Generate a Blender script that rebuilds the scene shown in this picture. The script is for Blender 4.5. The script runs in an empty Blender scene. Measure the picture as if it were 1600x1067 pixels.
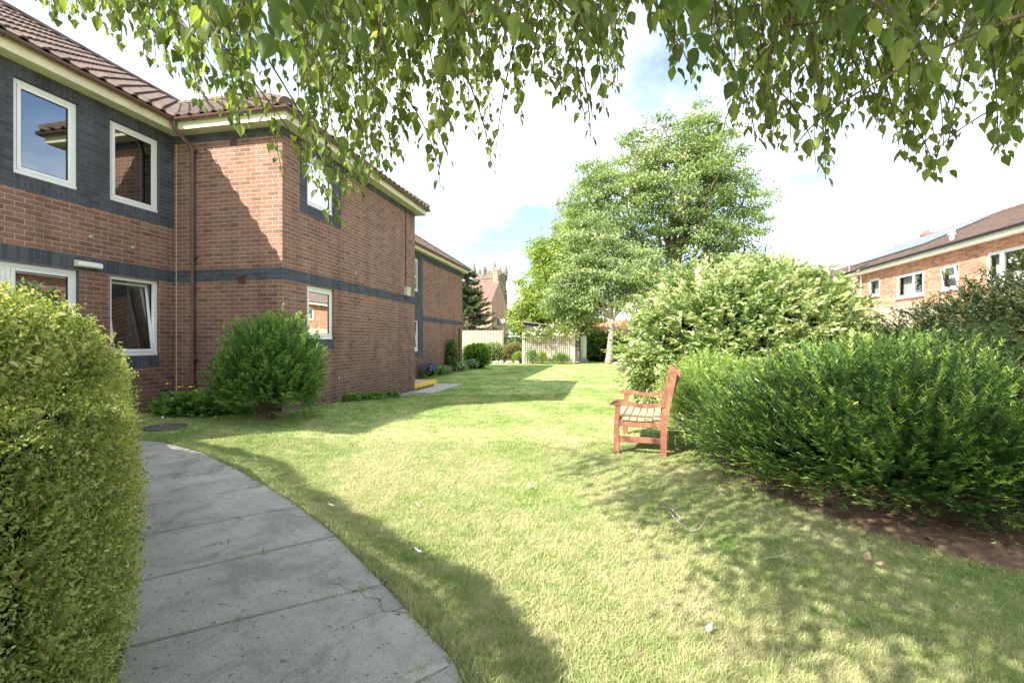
import bpy, bmesh, math, random
import numpy as np
from mathutils import Vector, noise as mnoise

# ------------------------------------------------------------------ camera, world, sun, exposure
scene = bpy.context.scene
COL = scene.collection
AZ = math.radians(11.46)
CA, SA = math.cos(AZ), math.sin(AZ)
EYE = 1.38
F = 740.0
cam_d = bpy.data.cameras.new("camera")
cam = bpy.data.objects.new("camera", cam_d)
COL.objects.link(cam)
cam.location = (0, 0, EYE)
cam.rotation_euler = (math.radians(90.0), 0, AZ)
cam_d.sensor_width = 36.0
cam_d.lens = 36.0 * F / 1600.0
cam_d.clip_start = 0.05
cam_d.clip_end = 2000
scene.camera = cam

SUN_D = Vector((0.74, 0.95, -1.0)).normalized()
sun_el = math.asin(-SUN_D.z)
world = bpy.data.worlds.new("World")
scene.world = world
world.use_nodes = True
nt = world.node_tree
nt.nodes.clear()
wo = nt.nodes.new("ShaderNodeOutputWorld")
bg = nt.nodes.new("ShaderNodeBackground")
sky = nt.nodes.new("ShaderNodeTexSky")
sky.sky_type = 'NISHITA'
sky.sun_disc = False
sky.sun_elevation = sun_el
sky.sun_rotation = math.atan2(-SUN_D.x, -SUN_D.y)
sky.air_density = 1.0
sky.dust_density = 1.2
sky.ozone_density = 1.0
tc = nt.nodes.new("ShaderNodeTexCoord")
sep = nt.nodes.new("ShaderNodeSeparateXYZ")
nt.links.new(tc.outputs["Generated"], sep.inputs[0])
mx = nt.nodes.new("ShaderNodeMath"); mx.operation = 'MAXIMUM'; mx.inputs[1].default_value = 0.0
nt.links.new(sep.outputs[2], mx.inputs[0])
ad = nt.nodes.new("ShaderNodeMath"); ad.operation = 'ADD'; ad.inputs[1].default_value = 0.22
nt.links.new(mx.outputs[0], ad.inputs[0])
dv = []
for k in (0, 1):
    d = nt.nodes.new("ShaderNodeMath"); d.operation = 'DIVIDE'
    nt.links.new(sep.outputs[k], d.inputs[0]); nt.links.new(ad.outputs[0], d.inputs[1]); dv.append(d)
cb = nt.nodes.new("ShaderNodeCombineXYZ")
nt.links.new(dv[0].outputs[0], cb.inputs[0]); nt.links.new(dv[1].outputs[0], cb.inputs[1])
cb.inputs[2].default_value = 3.7
nz = nt.nodes.new("ShaderNodeTexNoise")
nz.inputs["Scale"].default_value = 0.95
nz.inputs["Detail"].default_value = 9
nz.inputs["Roughness"].default_value = 0.56
nz.inputs["Distortion"].default_value = 0.25
nt.links.new(cb.outputs[0], nz.inputs["Vector"])
rp = nt.nodes.new("ShaderNodeValToRGB")
rp.color_ramp.elements[0].position = 0.40
rp.color_ramp.elements[1].position = 0.60
nt.links.new(nz.outputs["Fac"], rp.inputs[0])
skm = nt.nodes.new("ShaderNodeVectorMath"); skm.operation = 'SCALE'; skm.inputs[3].default_value = 1.0
nt.links.new(sky.outputs[0], skm.inputs[0])
mixc = nt.nodes.new("ShaderNodeMix"); mixc.data_type = 'RGBA'
nt.links.new(rp.outputs[0], mixc.inputs[0])
nt.links.new(skm.outputs[0], mixc.inputs[6])
mixc.inputs[7].default_value = (6.2, 6.6, 7.0, 1)
nt.links.new(mixc.outputs[2], bg.inputs[0])
bg.inputs[1].default_value = 0.115
nt.links.new(bg.outputs[0], wo.inputs[0])

sl = bpy.data.lights.new("sun", 'SUN')
sl.energy = 4.9
sl.angle = math.radians(0.53)
sl.color = (1.0, 0.94, 0.84)
so = bpy.data.objects.new("sun", sl)
so.rotation_euler = SUN_D.to_track_quat('-Z', 'Y').to_euler()
COL.objects.link(so)

scene.view_settings.view_transform = 'Standard'
scene.view_settings.look = 'None'
scene.view_settings.gamma = 1
scene.view_settings.use_curve_mapping = False
scene.view_settings.exposure = 1.55

# ------------------------------------------------------------------ helpers
def W(X, Z, z=0.0):
    return Vector((X * CA - Z * SA, X * SA + Z * CA, z))

def PX(px, Z, z=0.0):
    return W((px - 800) / F * Z, Z, z)

def sst(a, b, v):
    t = np.clip((v - a) / (b - a), 0, 1)
    return t * t * (3 - 2 * t)

def gz(x, y):
    x = np.asarray(x, float); y = np.asarray(y, float)
    near = 0.12 * sst(-3.2, -5.4, x) * (1 - sst(8.0, 13.0, y)) * sst(3.5, 6.0, y)
    return near - 0.19 * sst(7.5, 13.5, y) + 0.004 * np.sin(x * 1.7 + y) * np.cos(y * 1.3)

def G(px, py):
    """pixel on the ground -> world point"""
    Z = F * EYE / (py - 533)
    for _ in range(6):
        p = PX(px, Z)
        Z = F * (EYE - float(gz(p.x, p.y))) / (py - 533)
    p = PX(px, Z)
    p.z = float(gz(p.x, p.y))
    return p

def in_poly(x, y, poly):
    x = np.asarray(x); y = np.asarray(y)
    c = np.zeros(x.shape, bool)
    n = len(poly)
    for i in range(n):
        x1, y1 = poly[i][0], poly[i][1]; x2, y2 = poly[(i + 1) % n][0], poly[(i + 1) % n][1]
        if y1 == y2: continue
        c ^= ((y1 > y) != (y2 > y)) & (x < (x2 - x1) * (y - y1) / (y2 - y1) + x1)
    return c

def tag(o, label=None, cat=None, group=None, kind=None):
    if label: o['label'] = label
    if cat: o['category'] = cat
    if group: o['group'] = group
    if kind: o['kind'] = kind
    return o

def thing(name, label, cat, loc, group=None):
    o = bpy.data.objects.new(name, None)
    COL.objects.link(o)
    o.location = loc
    o.empty_display_size = 0.2
    return tag(o, label, cat, group)

def world_loc(o):
    v = Vector((0, 0, 0))
    while o is not None:
        v += o.location
        o = o.parent
    return v

def mesh_obj(name, V, FC, mats, parent=None, uv=None, mi=None, rnd=None, smooth=False, loc=None):
    """V (n,3) world coords; FC list of faces or (m,k) array"""
    V = np.asarray(V, np.float32).reshape(-1, 3)
    off = world_loc(parent) if parent is not None else (Vector(loc) if loc is not None else Vector((0, 0, 0)))
    V = V - np.array(off, np.float32)
    me = bpy.data.meshes.new(name)
    if isinstance(FC, np.ndarray):
        m, k = FC.shape
        li = FC.astype(np.int32).ravel()
        ls = (np.arange(m) * k).astype(np.int32)
    else:
        li = np.concatenate([np.asarray(f, np.int32) for f in FC]) if len(FC) else np.zeros(0, np.int32)
        lens = np.array([len(f) for f in FC], np.int32)
        ls = np.concatenate([[0], np.cumsum(lens)[:-1]]).astype(np.int32)
        m = len(FC)
    me.vertices.add(len(V)); me.vertices.foreach_set("co", V.ravel())
    me.loops.add(len(li)); me.loops.foreach_set("vertex_index", li)
    me.polygons.add(m); me.polygons.foreach_set("loop_start", ls)
    if not isinstance(mats, (list, tuple)): mats = [mats]
    for mt in mats: me.materials.append(mt)
    if mi is not None: me.polygons.foreach_set("material_index", np.asarray(mi, np.int32))
    me.polygons.foreach_set("use_smooth", np.full(m, bool(smooth)))
    me.update(calc_edges=True)
    if uv is not None:
        l = me.uv_layers.new(name="UVMap")
        l.data.foreach_set("uv", np.asarray(uv, np.float32).ravel())
    if rnd is not None:
        a = me.attributes.new("rnd", 'FLOAT', 'POINT')
        a.data.foreach_set("value", np.asarray(rnd, np.float32))
    me.validate()
    o = bpy.data.objects.new(name, me)
    COL.objects.link(o)
    if parent is not None: o.parent = parent
    elif loc is not None: o.location = loc
    return o

class MB:
    def __init__(s):
        s.v = []; s.f = []; s.m = []
    def add(s, vs, fs, mi=0):
        b = len(s.v)
        s.v += [tuple(v) for v in vs]
        for f in fs:
            s.f.append([b + i for i in f]); s.m.append(mi)
    def box(s, lo, hi, mi=0, bev=0.0, ax=None, org=None):
        """box lo..hi; ax = (ux,uy,uz) axes and org for oriented"""
        x0, y0, z0 = lo; x1, y1, z1 = hi
        if bev > 0:
            b = min(bev, (x1 - x0) * .45, (y1 - y0) * .45, (z1 - z0) * .45)
            bm = bmesh.new()
            r = bmesh.ops.create_cube(bm, size=1)
            for v in bm.verts:
                v.co = Vector(((x0 + x1) / 2 + v.co.x * (x1 - x0), (y0 + y1) / 2 + v.co.y * (y1 - y0), (z0 + z1) / 2 + v.co.z * (z1 - z0)))
            bmesh.ops.bevel(bm, geom=bm.edges[:], offset=b, segments=2, profile=0.6, affect='EDGES')
            bm.verts.index_update()
            vs = [tuple(v.co) for v in bm.verts]; fs = [[v.index for v in f.verts] for f in bm.faces]
            bm.free()
        else:
            vs = [(x0, y0, z0), (x1, y0, z0), (x1, y1, z0), (x0, y1, z0), (x0, y0, z1), (x1, y0, z1), (x1, y1, z1), (x0, y1, z1)]
            fs = [(3, 2, 1, 0), (4, 5, 6, 7), (0, 1, 5, 4), (1, 2, 6, 5), (2, 3, 7, 6), (3, 0, 4, 7)]
        if ax is not None:
            ux, uy, uz = ax
            o = Vector(org)
            vs = [o + ux * v[0] + uy * v[1] + uz * v[2] for v in vs]
        s.add(vs, fs, mi)
        return s
    def tube(s, pts, rad, n=8, mi=0, cap=True):
        pts = [Vector(p) for p in pts]
        if not isinstance(rad, (list, tuple)): rad = [rad] * len(pts)
        b = len(s.v)
        ref = None
        for i, p in enumerate(pts):
            if i == 0: t = pts[1] - pts[0]
            elif i == len(pts) - 1: t = pts[-1] - pts[-2]
            else: t = pts[i + 1] - pts[i - 1]
            if t.length < 1e-9: t = Vector((0, 0, 1))
            t.normalize()
            if ref is None: ref = Vector((0, 0, 1)) if abs(t.z) < .9 else Vector((1, 0, 0))
            u = t.cross(ref)
            if u.length < 1e-6: u = t.cross(Vector((0, 1, 0)))
            u.normalize(); w = t.cross(u).normalized()
            ref = u.cross(t).normalized() if True else ref
            for k in range(n):
                a = 2 * math.pi * k / n
                s.v.append(tuple(p + (u * math.cos(a) + w * math.sin(a)) * rad[i]))
        for i in range(len(pts) - 1):
            for k in range(n):
                a0 = b + i * n + k; a1 = b + i * n + (k + 1) % n
                s.f.append([a0, a1, a1 + n, a0 + n]); s.m.append(mi)
        if cap:
            s.f.append([b + k for k in range(n)][::-1]); s.m.append(mi)
            s.f.append([b + (len(pts) - 1) * n + k for k in range(n)]); s.m.append(mi)
        return s
    def prism(s, prof, y0, y1, mi=0, fn=None):
        """profile list of (a,b); extruded from y0 to y1; fn maps (a,y,b)->world"""
        n = len(prof)
        fn = fn or (lambda a, y, b: (a, y, b))
        vs = [fn(a, y0, b) for a, b in prof] + [fn(a, y1, b) for a, b in prof]
        fs = [list(range(n))[::-1], [n + i for i in range(n)]]
        for i in range(n):
            j = (i + 1) % n
            fs.append([i, j, n + j, n + i])
        s.add(vs, fs, mi)
        return s
    def sphere(s, c, r, n=12, m=8, mi=0, sc=(1, 1, 1)):
        b = len(s.v); c = Vector(c)
        for i in range(m + 1):
            th = math.pi * i / m
            for k in range(n):
                ph = 2 * math.pi * k / n
                s.v.append((c.x + r * sc[0] * math.sin(th) * math.cos(ph), c.y + r * sc[1] * math.sin(th) * math.sin(ph), c.z + r * sc[2] * math.cos(th)))
        for i in range(m):
            for k in range(n):
                s.f.append([b + i * n + k, b + (i + 1) * n + k, b + (i + 1) * n + (k + 1) % n, b + i * n + (k + 1) % n]); s.m.append(mi)
        return s
    def build(s, name, mat, parent=None, smooth=False, loc=None):
        return mesh_obj(name, np.array(s.v), s.f, mat, parent, mi=s.m, smooth=smooth, loc=loc)

# ------------------------------------------------------------------ materials
def new_mat(name):
    m = bpy.data.materials.new(name); m.use_nodes = True
    n = m.node_tree; n.nodes.clear()
    out = n.nodes.new("ShaderNodeOutputMaterial")
    return m, n, out

def ramp(n, stops, src):
    r = n.nodes.new("ShaderNodeValToRGB")
    e = r.color_ramp.elements
    e[0].position = stops[0][0]; e[0].color = (*stops[0][1], 1)
    e[1].position = stops[-1][0]; e[1].color = (*stops[-1][1], 1)
    for p, c in stops[1:-1]:
        x = e.new(p); x.color = (*c, 1)
    n.links.new(src, r.inputs[0])
    return r.outputs[0]

def noise_n(n, scale, detail=4, rough=.55, vec=None, dist=0):
    t = n.nodes.new("ShaderNodeTexNoise")
    t.inputs["Scale"].default_value = scale; t.inputs["Detail"].default_value = detail
    t.inputs["Roughness"].default_value = rough; t.inputs["Distortion"].default_value = dist
    if vec is not None: n.links.new(vec, t.inputs["Vector"])
    return t.outputs["Fac"]

def pos(n):
    return n.nodes.new("ShaderNodeNewGeometry").outputs["Position"]

def mixc_(n, f, a, b, mode='MIX'):
    m = n.nodes.new("ShaderNodeMix"); m.data_type = 'RGBA'; m.blend_type = mode
    for i, v in ((0, f), (6, a), (7, b)):
        if isinstance(v, (int, float)): m.inputs[i].default_value = v
        elif isinstance(v, tuple): m.inputs[i].default_value = (*v, 1) if len(v) == 3 else v
        else: n.links.new(v, m.inputs[i])
    return m.outputs[2]

def bump_(n, h, strength=.3, dist=.01):
    b = n.nodes.new("ShaderNodeBump"); b.inputs["Strength"].default_value = strength; b.inputs["Distance"].default_value = dist
    n.links.new(h, b.inputs["Height"])
    return b.outputs[0]

def princ(n, out, col, rough=.6, spec=.4, metal=0, normal=None):
    p = n.nodes.new("ShaderNodeBsdfPrincipled")
    if isinstance(col, tuple): p.inputs["Base Color"].default_value = (*col, 1)
    else: n.links.new(col, p.inputs["Base Color"])
    if isinstance(rough, (int, float)): p.inputs["Roughness"].default_value = rough
    else: n.links.new(rough, p.inputs["Roughness"])
    p.inputs["Specular IOR Level"].default_value = spec
    p.inputs["Metallic"].default_value = metal
    if normal is not None: n.links.new(normal, p.inputs["Normal"])
    if out is not None: n.links.new(p.outputs[0], out.inputs[0])
    return p

def plain(name, col, rough=.5, spec=.4, metal=0, var=.15, scale=6.0, bump=0.0, bscale=60):
    m, n, out = new_mat(name)
    P = pos(n)
    f = noise_n(n, scale, 5, .6, P)
    lo = tuple(c * (1 - var) for c in col); hi = tuple(min(1, c * (1 + var)) for c in col)
    c = ramp(n, [(.3, lo), (.7, hi)], f)
    nm = bump_(n, noise_n(n, bscale, 4, .6, P), bump, .004) if bump else None
    princ(n, out, c, rough, spec, metal, nm)
    return m

def leaf_mat(name, stops, trans=.35, tcol=1.25, rough=.45, spec=.35, big=0.0, bigcol=None):
    m, n, out = new_mat(name)
    a = n.nodes.new("ShaderNodeAttribute"); a.attribute_name = "rnd"
    c = ramp(n, stops, a.outputs["Fac"])
    if big:
        f = ramp(n, [(.42, (0, 0, 0)), (.62, (big,) * 3)], noise_n(n, 1.3, 3, .5, pos(n)))
        c = mixc_(n, f, c, bigcol)
    p = princ(n, None, c, rough, spec)
    t = n.nodes.new("ShaderNodeBsdfTranslucent")
    sc = mixc_(n, 1.0, c, (min(1.6, tcol), min(1.6, tcol * 1.02), .55), 'MULTIPLY')
    n.links.new(sc, t.inputs[0])
    mx = n.nodes.new("ShaderNodeMixShader"); mx.inputs[0].default_value = trans
    n.links.new(p.outputs[0], mx.inputs[1]); n.links.new(t.outputs[0], mx.inputs[2])
    n.links.new(mx.outputs[0], out.inputs[0])
    return m

def brick_mat(name, stops, mortar, soldier=False, rowh=.075, bw=.225, stain=None, msize=.0052):
    m, n, out = new_mat(name)
    uv = n.nodes.new("ShaderNodeUVMap"); uv.uv_map = "UVMap"
    vec = uv.outputs[0]
    if soldier:
        mp = n.nodes.new("ShaderNodeMapping"); mp.inputs["Rotation"].default_value = (0, 0, math.pi / 2)
        n.links.new(vec, mp.inputs[0]); vec = mp.outputs[0]
    b = n.nodes.new("ShaderNodeTexBrick")
    b.offset = 0.0 if soldier else .5
    b.inputs["Scale"].default_value = 1
    b.inputs["Brick Width"].default_value = bw; b.inputs["Row Height"].default_value = rowh
    b.inputs["Mortar Size"].default_value = msize; b.inputs["Mortar Smooth"].default_value = .25
    b.inputs["Color1"].default_value = (0, 0, 0, 1); b.inputs["Color2"].default_value = (1, 1, 1, 1)
    b.inputs["Mortar"].default_value = (.5, .5, .5, 1)
    n.links.new(vec, b.inputs["Vector"])
    P = pos(n)
    bc = ramp(n, stops, b.outputs["Color"])
    fine = noise_n(n, 55, 5, .65, P)
    bc = mixc_(n, .45, bc, ramp(n, [(.3, (.55, .55, .55)), (.7, (1.25, 1.2, 1.2))], fine), 'MULTIPLY')
    big = noise_n(n, .9, 4, .6, P)
    bc = mixc_(n, .5, bc, ramp(n, [(.3, (.78, .76, .76)), (.7, (1.15, 1.12, 1.1))], big), 'MULTIPLY')
    mc = mixc_(n, .5, mortar, ramp(n, [(.3, (.6, .58, .55)), (.7, (1.2, 1.2, 1.2))], noise_n(n, 12, 4, .6, P)), 'MULTIPLY')
    c = mixc_(n, b.outputs["Fac"], bc, mc)
    if stain:
        s = n.nodes.new("ShaderNodeSeparateXYZ"); n.links.new(P, s.inputs[0])
        mr = n.nodes.new("ShaderNodeMapRange"); mr.inputs[1].default_value = stain[0]; mr.inputs[2].default_value = stain[1]
        mr.inputs[3].default_value = 1; mr.inputs[4].default_value = 0
        jit = n.nodes.new("ShaderNodeMath"); jit.operation = 'MULTIPLY_ADD'
        n.links.new(big, jit.inputs[0]); jit.inputs[1].default_value = 1.6
        n.links.new(s.outputs[2], jit.inputs[2])
        n.links.new(jit.outputs[0], mr.inputs[0])
        c = mixc_(n, mr.outputs[0], c, mixc_(n, 1.0, c, stain[2], 'MULTIPLY'))
    mpz = n.nodes.new("ShaderNodeMapping"); mpz.inputs["Scale"].default_value = (3.5, 3.5, .35)
    n.links.new(P, mpz.inputs[0])
    stk = ramp(n, [(.45, (1, 1, 1)), (.72, (.72, .70, .68))], noise_n(n, 1.0, 6, .65, mpz.outputs[0]))
    c = mixc_(n, 1.0, c, stk, 'MULTIPLY')
    inv = n.nodes.new("ShaderNodeMath"); inv.operation = 'SUBTRACT'; inv.inputs[0].default_value = 1
    n.links.new(b.outputs["Fac"], inv.inputs[1])
    h = n.nodes.new("ShaderNodeMath"); h.operation = 'MULTIPLY_ADD'
    n.links.new(fine, h.inputs[0]); h.inputs[1].default_value = .35; n.links.new(inv.outputs[0], h.inputs[2])
    nm = bump_(n, h.outputs[0], .7, .006)
    princ(n, out, c, .85, .25, 0, nm)
    return m

M = {}
M['brick'] = brick_mat("red_brown_brick", [(0, (.185, .098, .074)), (.35, (.26, .135, .10)), (.7, (.31, .162, .118)), (1, (.225, .118, .09))], (.44, .38, .30),
                       stain=(1.0, 3.0, (.62, .68, .72)))
M['grey'] = brick_mat("blue_grey_painted_brick", [(0, (.062, .070, .088)), (.5, (.078, .087, .107)), (1, (.098, .107, .128))], (.125, .133, .15))
M['soldier'] = brick_mat("blue_grey_soldier_brick", [(0, (.062, .070, .088)), (.5, (.078, .087, .107)), (1, (.098, .107, .128))], (.125, .133, .15), soldier=True)
M['orange_brick'] = brick_mat("orange_brick", [(0, (.36, .15, .09)), (.5, (.50, .235, .15)), (1, (.58, .30, .20))], (.55, .48, .40))
M['far_brick'] = brick_mat("old_pink_brick", [(0, (.32, .185, .145)), (.5, (.40, .24, .19)), (1, (.45, .28, .22))], (.5, .42, .34))
M['stone'] = brick_mat("pale_sandstone", [(0, (.16, .13, .105)), (.5, (.20, .165, .135)), (1, (.25, .205, .165))], (.19, .155, .125), rowh=.35, bw=.8, msize=.01)
M['tile'] = plain("brown_concrete_tile", (.125, .088, .072), .75, .3, var=.35, scale=3.5, bump=.5, bscale=90)
M['tile_red'] = plain("red_clay_tile", (.25, .135, .11), .75, .3, var=.3, scale=3)
M['tile_far'] = plain("brown_plain_tile", (.15, .11, .092), .8, .25, var=.3, scale=4)
M['tile_orange'] = plain("orange_pantile", (.52, .25, .15), .8, .25, var=.25, scale=3)
M['upvc'] = plain("white_upvc", (.80, .80, .78), .3, .5, var=.03, scale=2)
M['gasket'] = plain("black_rubber_gasket", (.02, .02, .022), .6)
M['cream'] = plain("cream_painted_timber", (.66, .62, .43), .5, .4, var=.12, scale=3)
M['cream2'] = plain("cream_board", (.60, .57, .44), .55, .4, var=.12, scale=3)
M['gutter'] = plain("brown_plastic", (.115, .062, .055), .32, .5, var=.15, scale=4)
M['blackp'] = plain("black_plastic", (.02, .02, .02), .4)
M['boxp'] = plain("cream_plastic", (.55, .52, .42), .45)
M['metal'] = plain("galvanised_metal", (.45, .46, .47), .4, .5, .6)
M['curtain'] = plain("pinkish_curtain", (.42, .36, .34), .9, .1, var=.15, scale=8)
M['net'] = plain("white_net_curtain", (.72, .72, .70), .9, .1, var=.08, scale=8)
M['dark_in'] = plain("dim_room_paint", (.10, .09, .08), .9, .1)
M['soil'] = plain("dry_brown_soil", (.15, .098, .066), .95, .1, var=.45, scale=14, bump=1.0, bscale=45)
M['edge_soil'] = plain("dark_damp_soil", (.05, .036, .025), .95, .1, var=.5, scale=25, bump=1.0, bscale=60)
M['bark'] = plain("grey_brown_bark", (.16, .125, .095), .9, .1, var=.4, scale=9, bump=.8, bscale=30)
M['bark_pale'] = plain("pale_grey_bark", (.40, .37, .31), .85, .2, var=.4, scale=5, bump=.6, bscale=20)
M['twig'] = plain("brown_twig", (.13, .085, .05), .8, .2, var=.3, scale=20)
M['dead_twig'] = plain("bleached_dead_twig", (.34, .29, .25), .85, .1, var=.3, scale=20)
M['fence'] = plain("weathered_pale_timber", (.50, .41, .30), .85, .15, var=.25, scale=5)
M['fence_dark'] = plain("dark_brown_timber", (.15, .10, .075), .85, .15, var=.3, scale=5)
M['trellis'] = plain("tan_trellis_timber", (.60, .52, .39), .8, .2, var=.2, scale=5)
M['shed'] = plain("dark_stained_shiplap", (.10, .075, .075), .8, .2, var=.25, scale=4)
M['shed_roof'] = plain("grey_roofing_felt", (.22, .20, .20), .9, .2, var=.2, scale=5)
M['yellow'] = plain("yellow_safety_paint", (.80, .50, .02), .5, .4, var=.12, scale=6)
M['step'] = plain("grey_concrete", (.36, .34, .31), .85, .2, var=.2, scale=6, bump=.4)
M['plinth'] = plain("rough_pale_concrete", (.33, .30, .26), .9, .2, var=.3, scale=9, bump=.9, bscale=25)
M['iron'] = plain("grey_cast_iron", (.10, .10, .105), .6, .4, .5, var=.2, scale=20)
M['globe'] = plain("opal_globe", (.85, .72, .50), .25, .5, var=.02)
M['post'] = plain("brown_post", (.12, .09, .07), .6)
M['tank'] = plain("pale_green_tank", (.62, .66, .60), .4, .4, var=.05)
M['lichen_stone'] = plain("rockery_stone", (.42, .36, .29), .9, .2, var=.35, scale=8, bump=.8, bscale=20)
M['render_w'] = plain("white_fascia_board", (.80, .79, .76), .5, .3, var=.05)
M['lead'] = plain("grey_lead", (.28, .29, .31), .5, .4)
M['solar'] = plain("solar_glass", (.13, .15, .18), .38, .5, var=.1)
M['white_pot'] = plain("white_plastic", (.8, .8, .8), .4)
M['petal_y'] = plain("yellow_petal", (.85, .62, .03), .6, .2, var=.1)
M['petal_p'] = plain("purple_petal", (.26, .13, .62), .6, .2, var=.25, scale=20)
M['petal_b'] = plain("pale_blue_petal", (.40, .42, .75), .6, .2, var=.2, scale=20)
M['petal_w'] = plain("white_petal", (.85, .83, .78), .6, .2, var=.08, scale=20)
M['paper'] = plain("white_card", (.85, .85, .82), .6)
M['litter_leaf'] = plain("dead_leaf", (.36, .26, .17), .8, .2, var=.4, scale=30)

# glass: strong sky reflection over a dim room
m, n, out = new_mat("window_glass")
gl = n.nodes.new("ShaderNodeBsdfGlossy"); gl.inputs["Roughness"].default_value = 0.0; gl.inputs[0].default_value = (.92, .95, 1, 1)
tr = n.nodes.new("ShaderNodeBsdfTransparent"); tr.inputs[0].default_value = (.62, .66, .66, 1)
lw = n.nodes.new("ShaderNodeLayerWeight"); lw.inputs[0].default_value = .28
mr = n.nodes.new("ShaderNodeMapRange"); mr.inputs[3].default_value = .16; mr.inputs[4].default_value = 1.0
n.links.new(lw.outputs["Fresnel"], mr.inputs[0])
ms = n.nodes.new("ShaderNodeMixShader")
n.links.new(mr.outputs[0], ms.inputs[0]); n.links.new(tr.outputs[0], ms.inputs[1]); n.links.new(gl.outputs[0], ms.inputs[2])
n.links.new(ms.outputs[0], out.inputs[0])
M['glass'] = m

m = M['glass'].copy(); m.name = "far_window_glass"; M['glass_far'] = m
for nd in m.node_tree.nodes:
    if nd.type == 'LAYER_WEIGHT': nd.inputs[0].default_value = .08
    if nd.type == 'BSDF_TRANSPARENT': nd.inputs[0].default_value = (.9, .92, .92, 1)

# wood of the bench: grain along local length, mossy patches
def wood_mat(name, c0, c1, moss=0.0):
    m, n, out = new_mat(name)
    g = n.nodes.new("ShaderNodeTexCoord").outputs["Object"]
    mp = n.nodes.new("ShaderNodeMapping"); mp.inputs["Scale"].default_value = (18, 1.6, 18)
    n.links.new(g, mp.inputs[0])
    f = noise_n(n, 3.0, 6, .65, mp.outputs[0], .6)
    c = ramp(n, [(.25, c0), (.75, c1)], f)
    c = mixc_(n, .6, c, ramp(n, [(.3, (.7, .66, .62)), (.7, (1.2, 1.15, 1.1))], noise_n(n, 7, 4, .6, g)), 'MULTIPLY')
    if moss:
        mf = ramp(n, [(.48, (0, 0, 0)), (.60, (moss,) * 3)], noise_n(n, 9, 5, .65, g))
        c = mixc_(n, mf, c, (.30, .32, .10))
    princ(n, out, c, .6, .3, 0, bump_(n, f, .35, .004))
    return m
M['teak'] = wood_mat("stained_hardwood", (.17, .070, .046), (.30, .130, .085), .22)
M['seatwood'] = wood_mat("worn_mossy_hardwood", (.33, .21, .15), (.52, .36, .27), .55)
M['teak_lit'] = wood_mat("sunlit_stained_backrest", (.22, .092, .058), (.36, .165, .105), .1)  # lighter copy of the stained hardwood, sun on the backrest put into colour

# lawn colour shared by ground sheet and grass blades
def lawn_color(n, rndv=None):
    P = pos(n)
    f1 = noise_n(n, .55, 5, .6, P)
    f2 = noise_n(n, 5.5, 5, .65, P, .4)
    f3 = noise_n(n, 38, 4, .7, P)
    s = n.nodes.new("ShaderNodeMath"); s.operation = 'MULTIPLY_ADD'; s.inputs[1].default_value = .50
    n.links.new(f1, s.inputs[0])
    s2 = n.nodes.new("ShaderNodeMath"); s2.operation = 'MULTIPLY_ADD'; s2.inputs[1].default_value = .38
    n.links.new(f2, s2.inputs[0])
    s3 = n.nodes.new("ShaderNodeMath"); s3.operation = 'MULTIPLY'; s3.inputs[1].default_value = .22
    n.links.new(f3 if rndv is None else rndv, s3.inputs[0])
    n.links.new(s3.outputs[0], s2.inputs[2]); n.links.new(s2.outputs[0], s.inputs[2])
    # mowing stripes running up the lawn
    sp = n.nodes.new("ShaderNodeSeparateXYZ"); n.links.new(P, sp.inputs[0])
    w = n.nodes.new("ShaderNodeMath"); w.operation = 'MULTIPLY_ADD'; w.inputs[1].default_value = .34
    n.links.new(sp.outputs[1], w.inputs[0]); n.links.new(sp.outputs[0], w.inputs[2])
    w2 = n.nodes.new("ShaderNodeMath"); w2.operation = 'MULTIPLY'; w2.inputs[1].default_value = 5.2
    n.links.new(w.outputs[0], w2.inputs[0])
    sn = n.nodes.new("ShaderNodeMath"); sn.operation = 'SINE'; n.links.new(w2.outputs[0], sn.inputs[0])
    s4 = n.nodes.new("ShaderNodeMath"); s4.operation = 'MULTIPLY_ADD'; s4.inputs[1].default_value = .022
    n.links.new(sn.outputs[0], s4.inputs[0]); n.links.new(s.outputs[0], s4.inputs[2])
    # drier near the path; shade tint painted greener up the lawn and by the building
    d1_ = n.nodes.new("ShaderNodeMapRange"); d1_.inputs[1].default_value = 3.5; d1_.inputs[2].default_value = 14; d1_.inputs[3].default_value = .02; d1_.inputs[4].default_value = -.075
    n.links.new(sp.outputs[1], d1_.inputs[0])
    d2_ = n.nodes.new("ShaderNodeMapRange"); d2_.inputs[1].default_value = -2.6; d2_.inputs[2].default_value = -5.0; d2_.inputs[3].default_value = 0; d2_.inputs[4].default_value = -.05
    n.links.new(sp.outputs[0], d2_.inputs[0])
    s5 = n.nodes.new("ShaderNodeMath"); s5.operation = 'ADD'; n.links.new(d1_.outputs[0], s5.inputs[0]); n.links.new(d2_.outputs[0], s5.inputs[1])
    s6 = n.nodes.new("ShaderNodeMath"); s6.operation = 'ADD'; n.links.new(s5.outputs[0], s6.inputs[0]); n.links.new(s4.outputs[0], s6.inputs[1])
    return ramp(n, [(.32, (.14, .25, .045)), (.45, (.27, .37, .11)), (.56, (.43, .45, .20)), (.70, (.56, .52, .32))], s6.outputs[0]), f3

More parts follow.
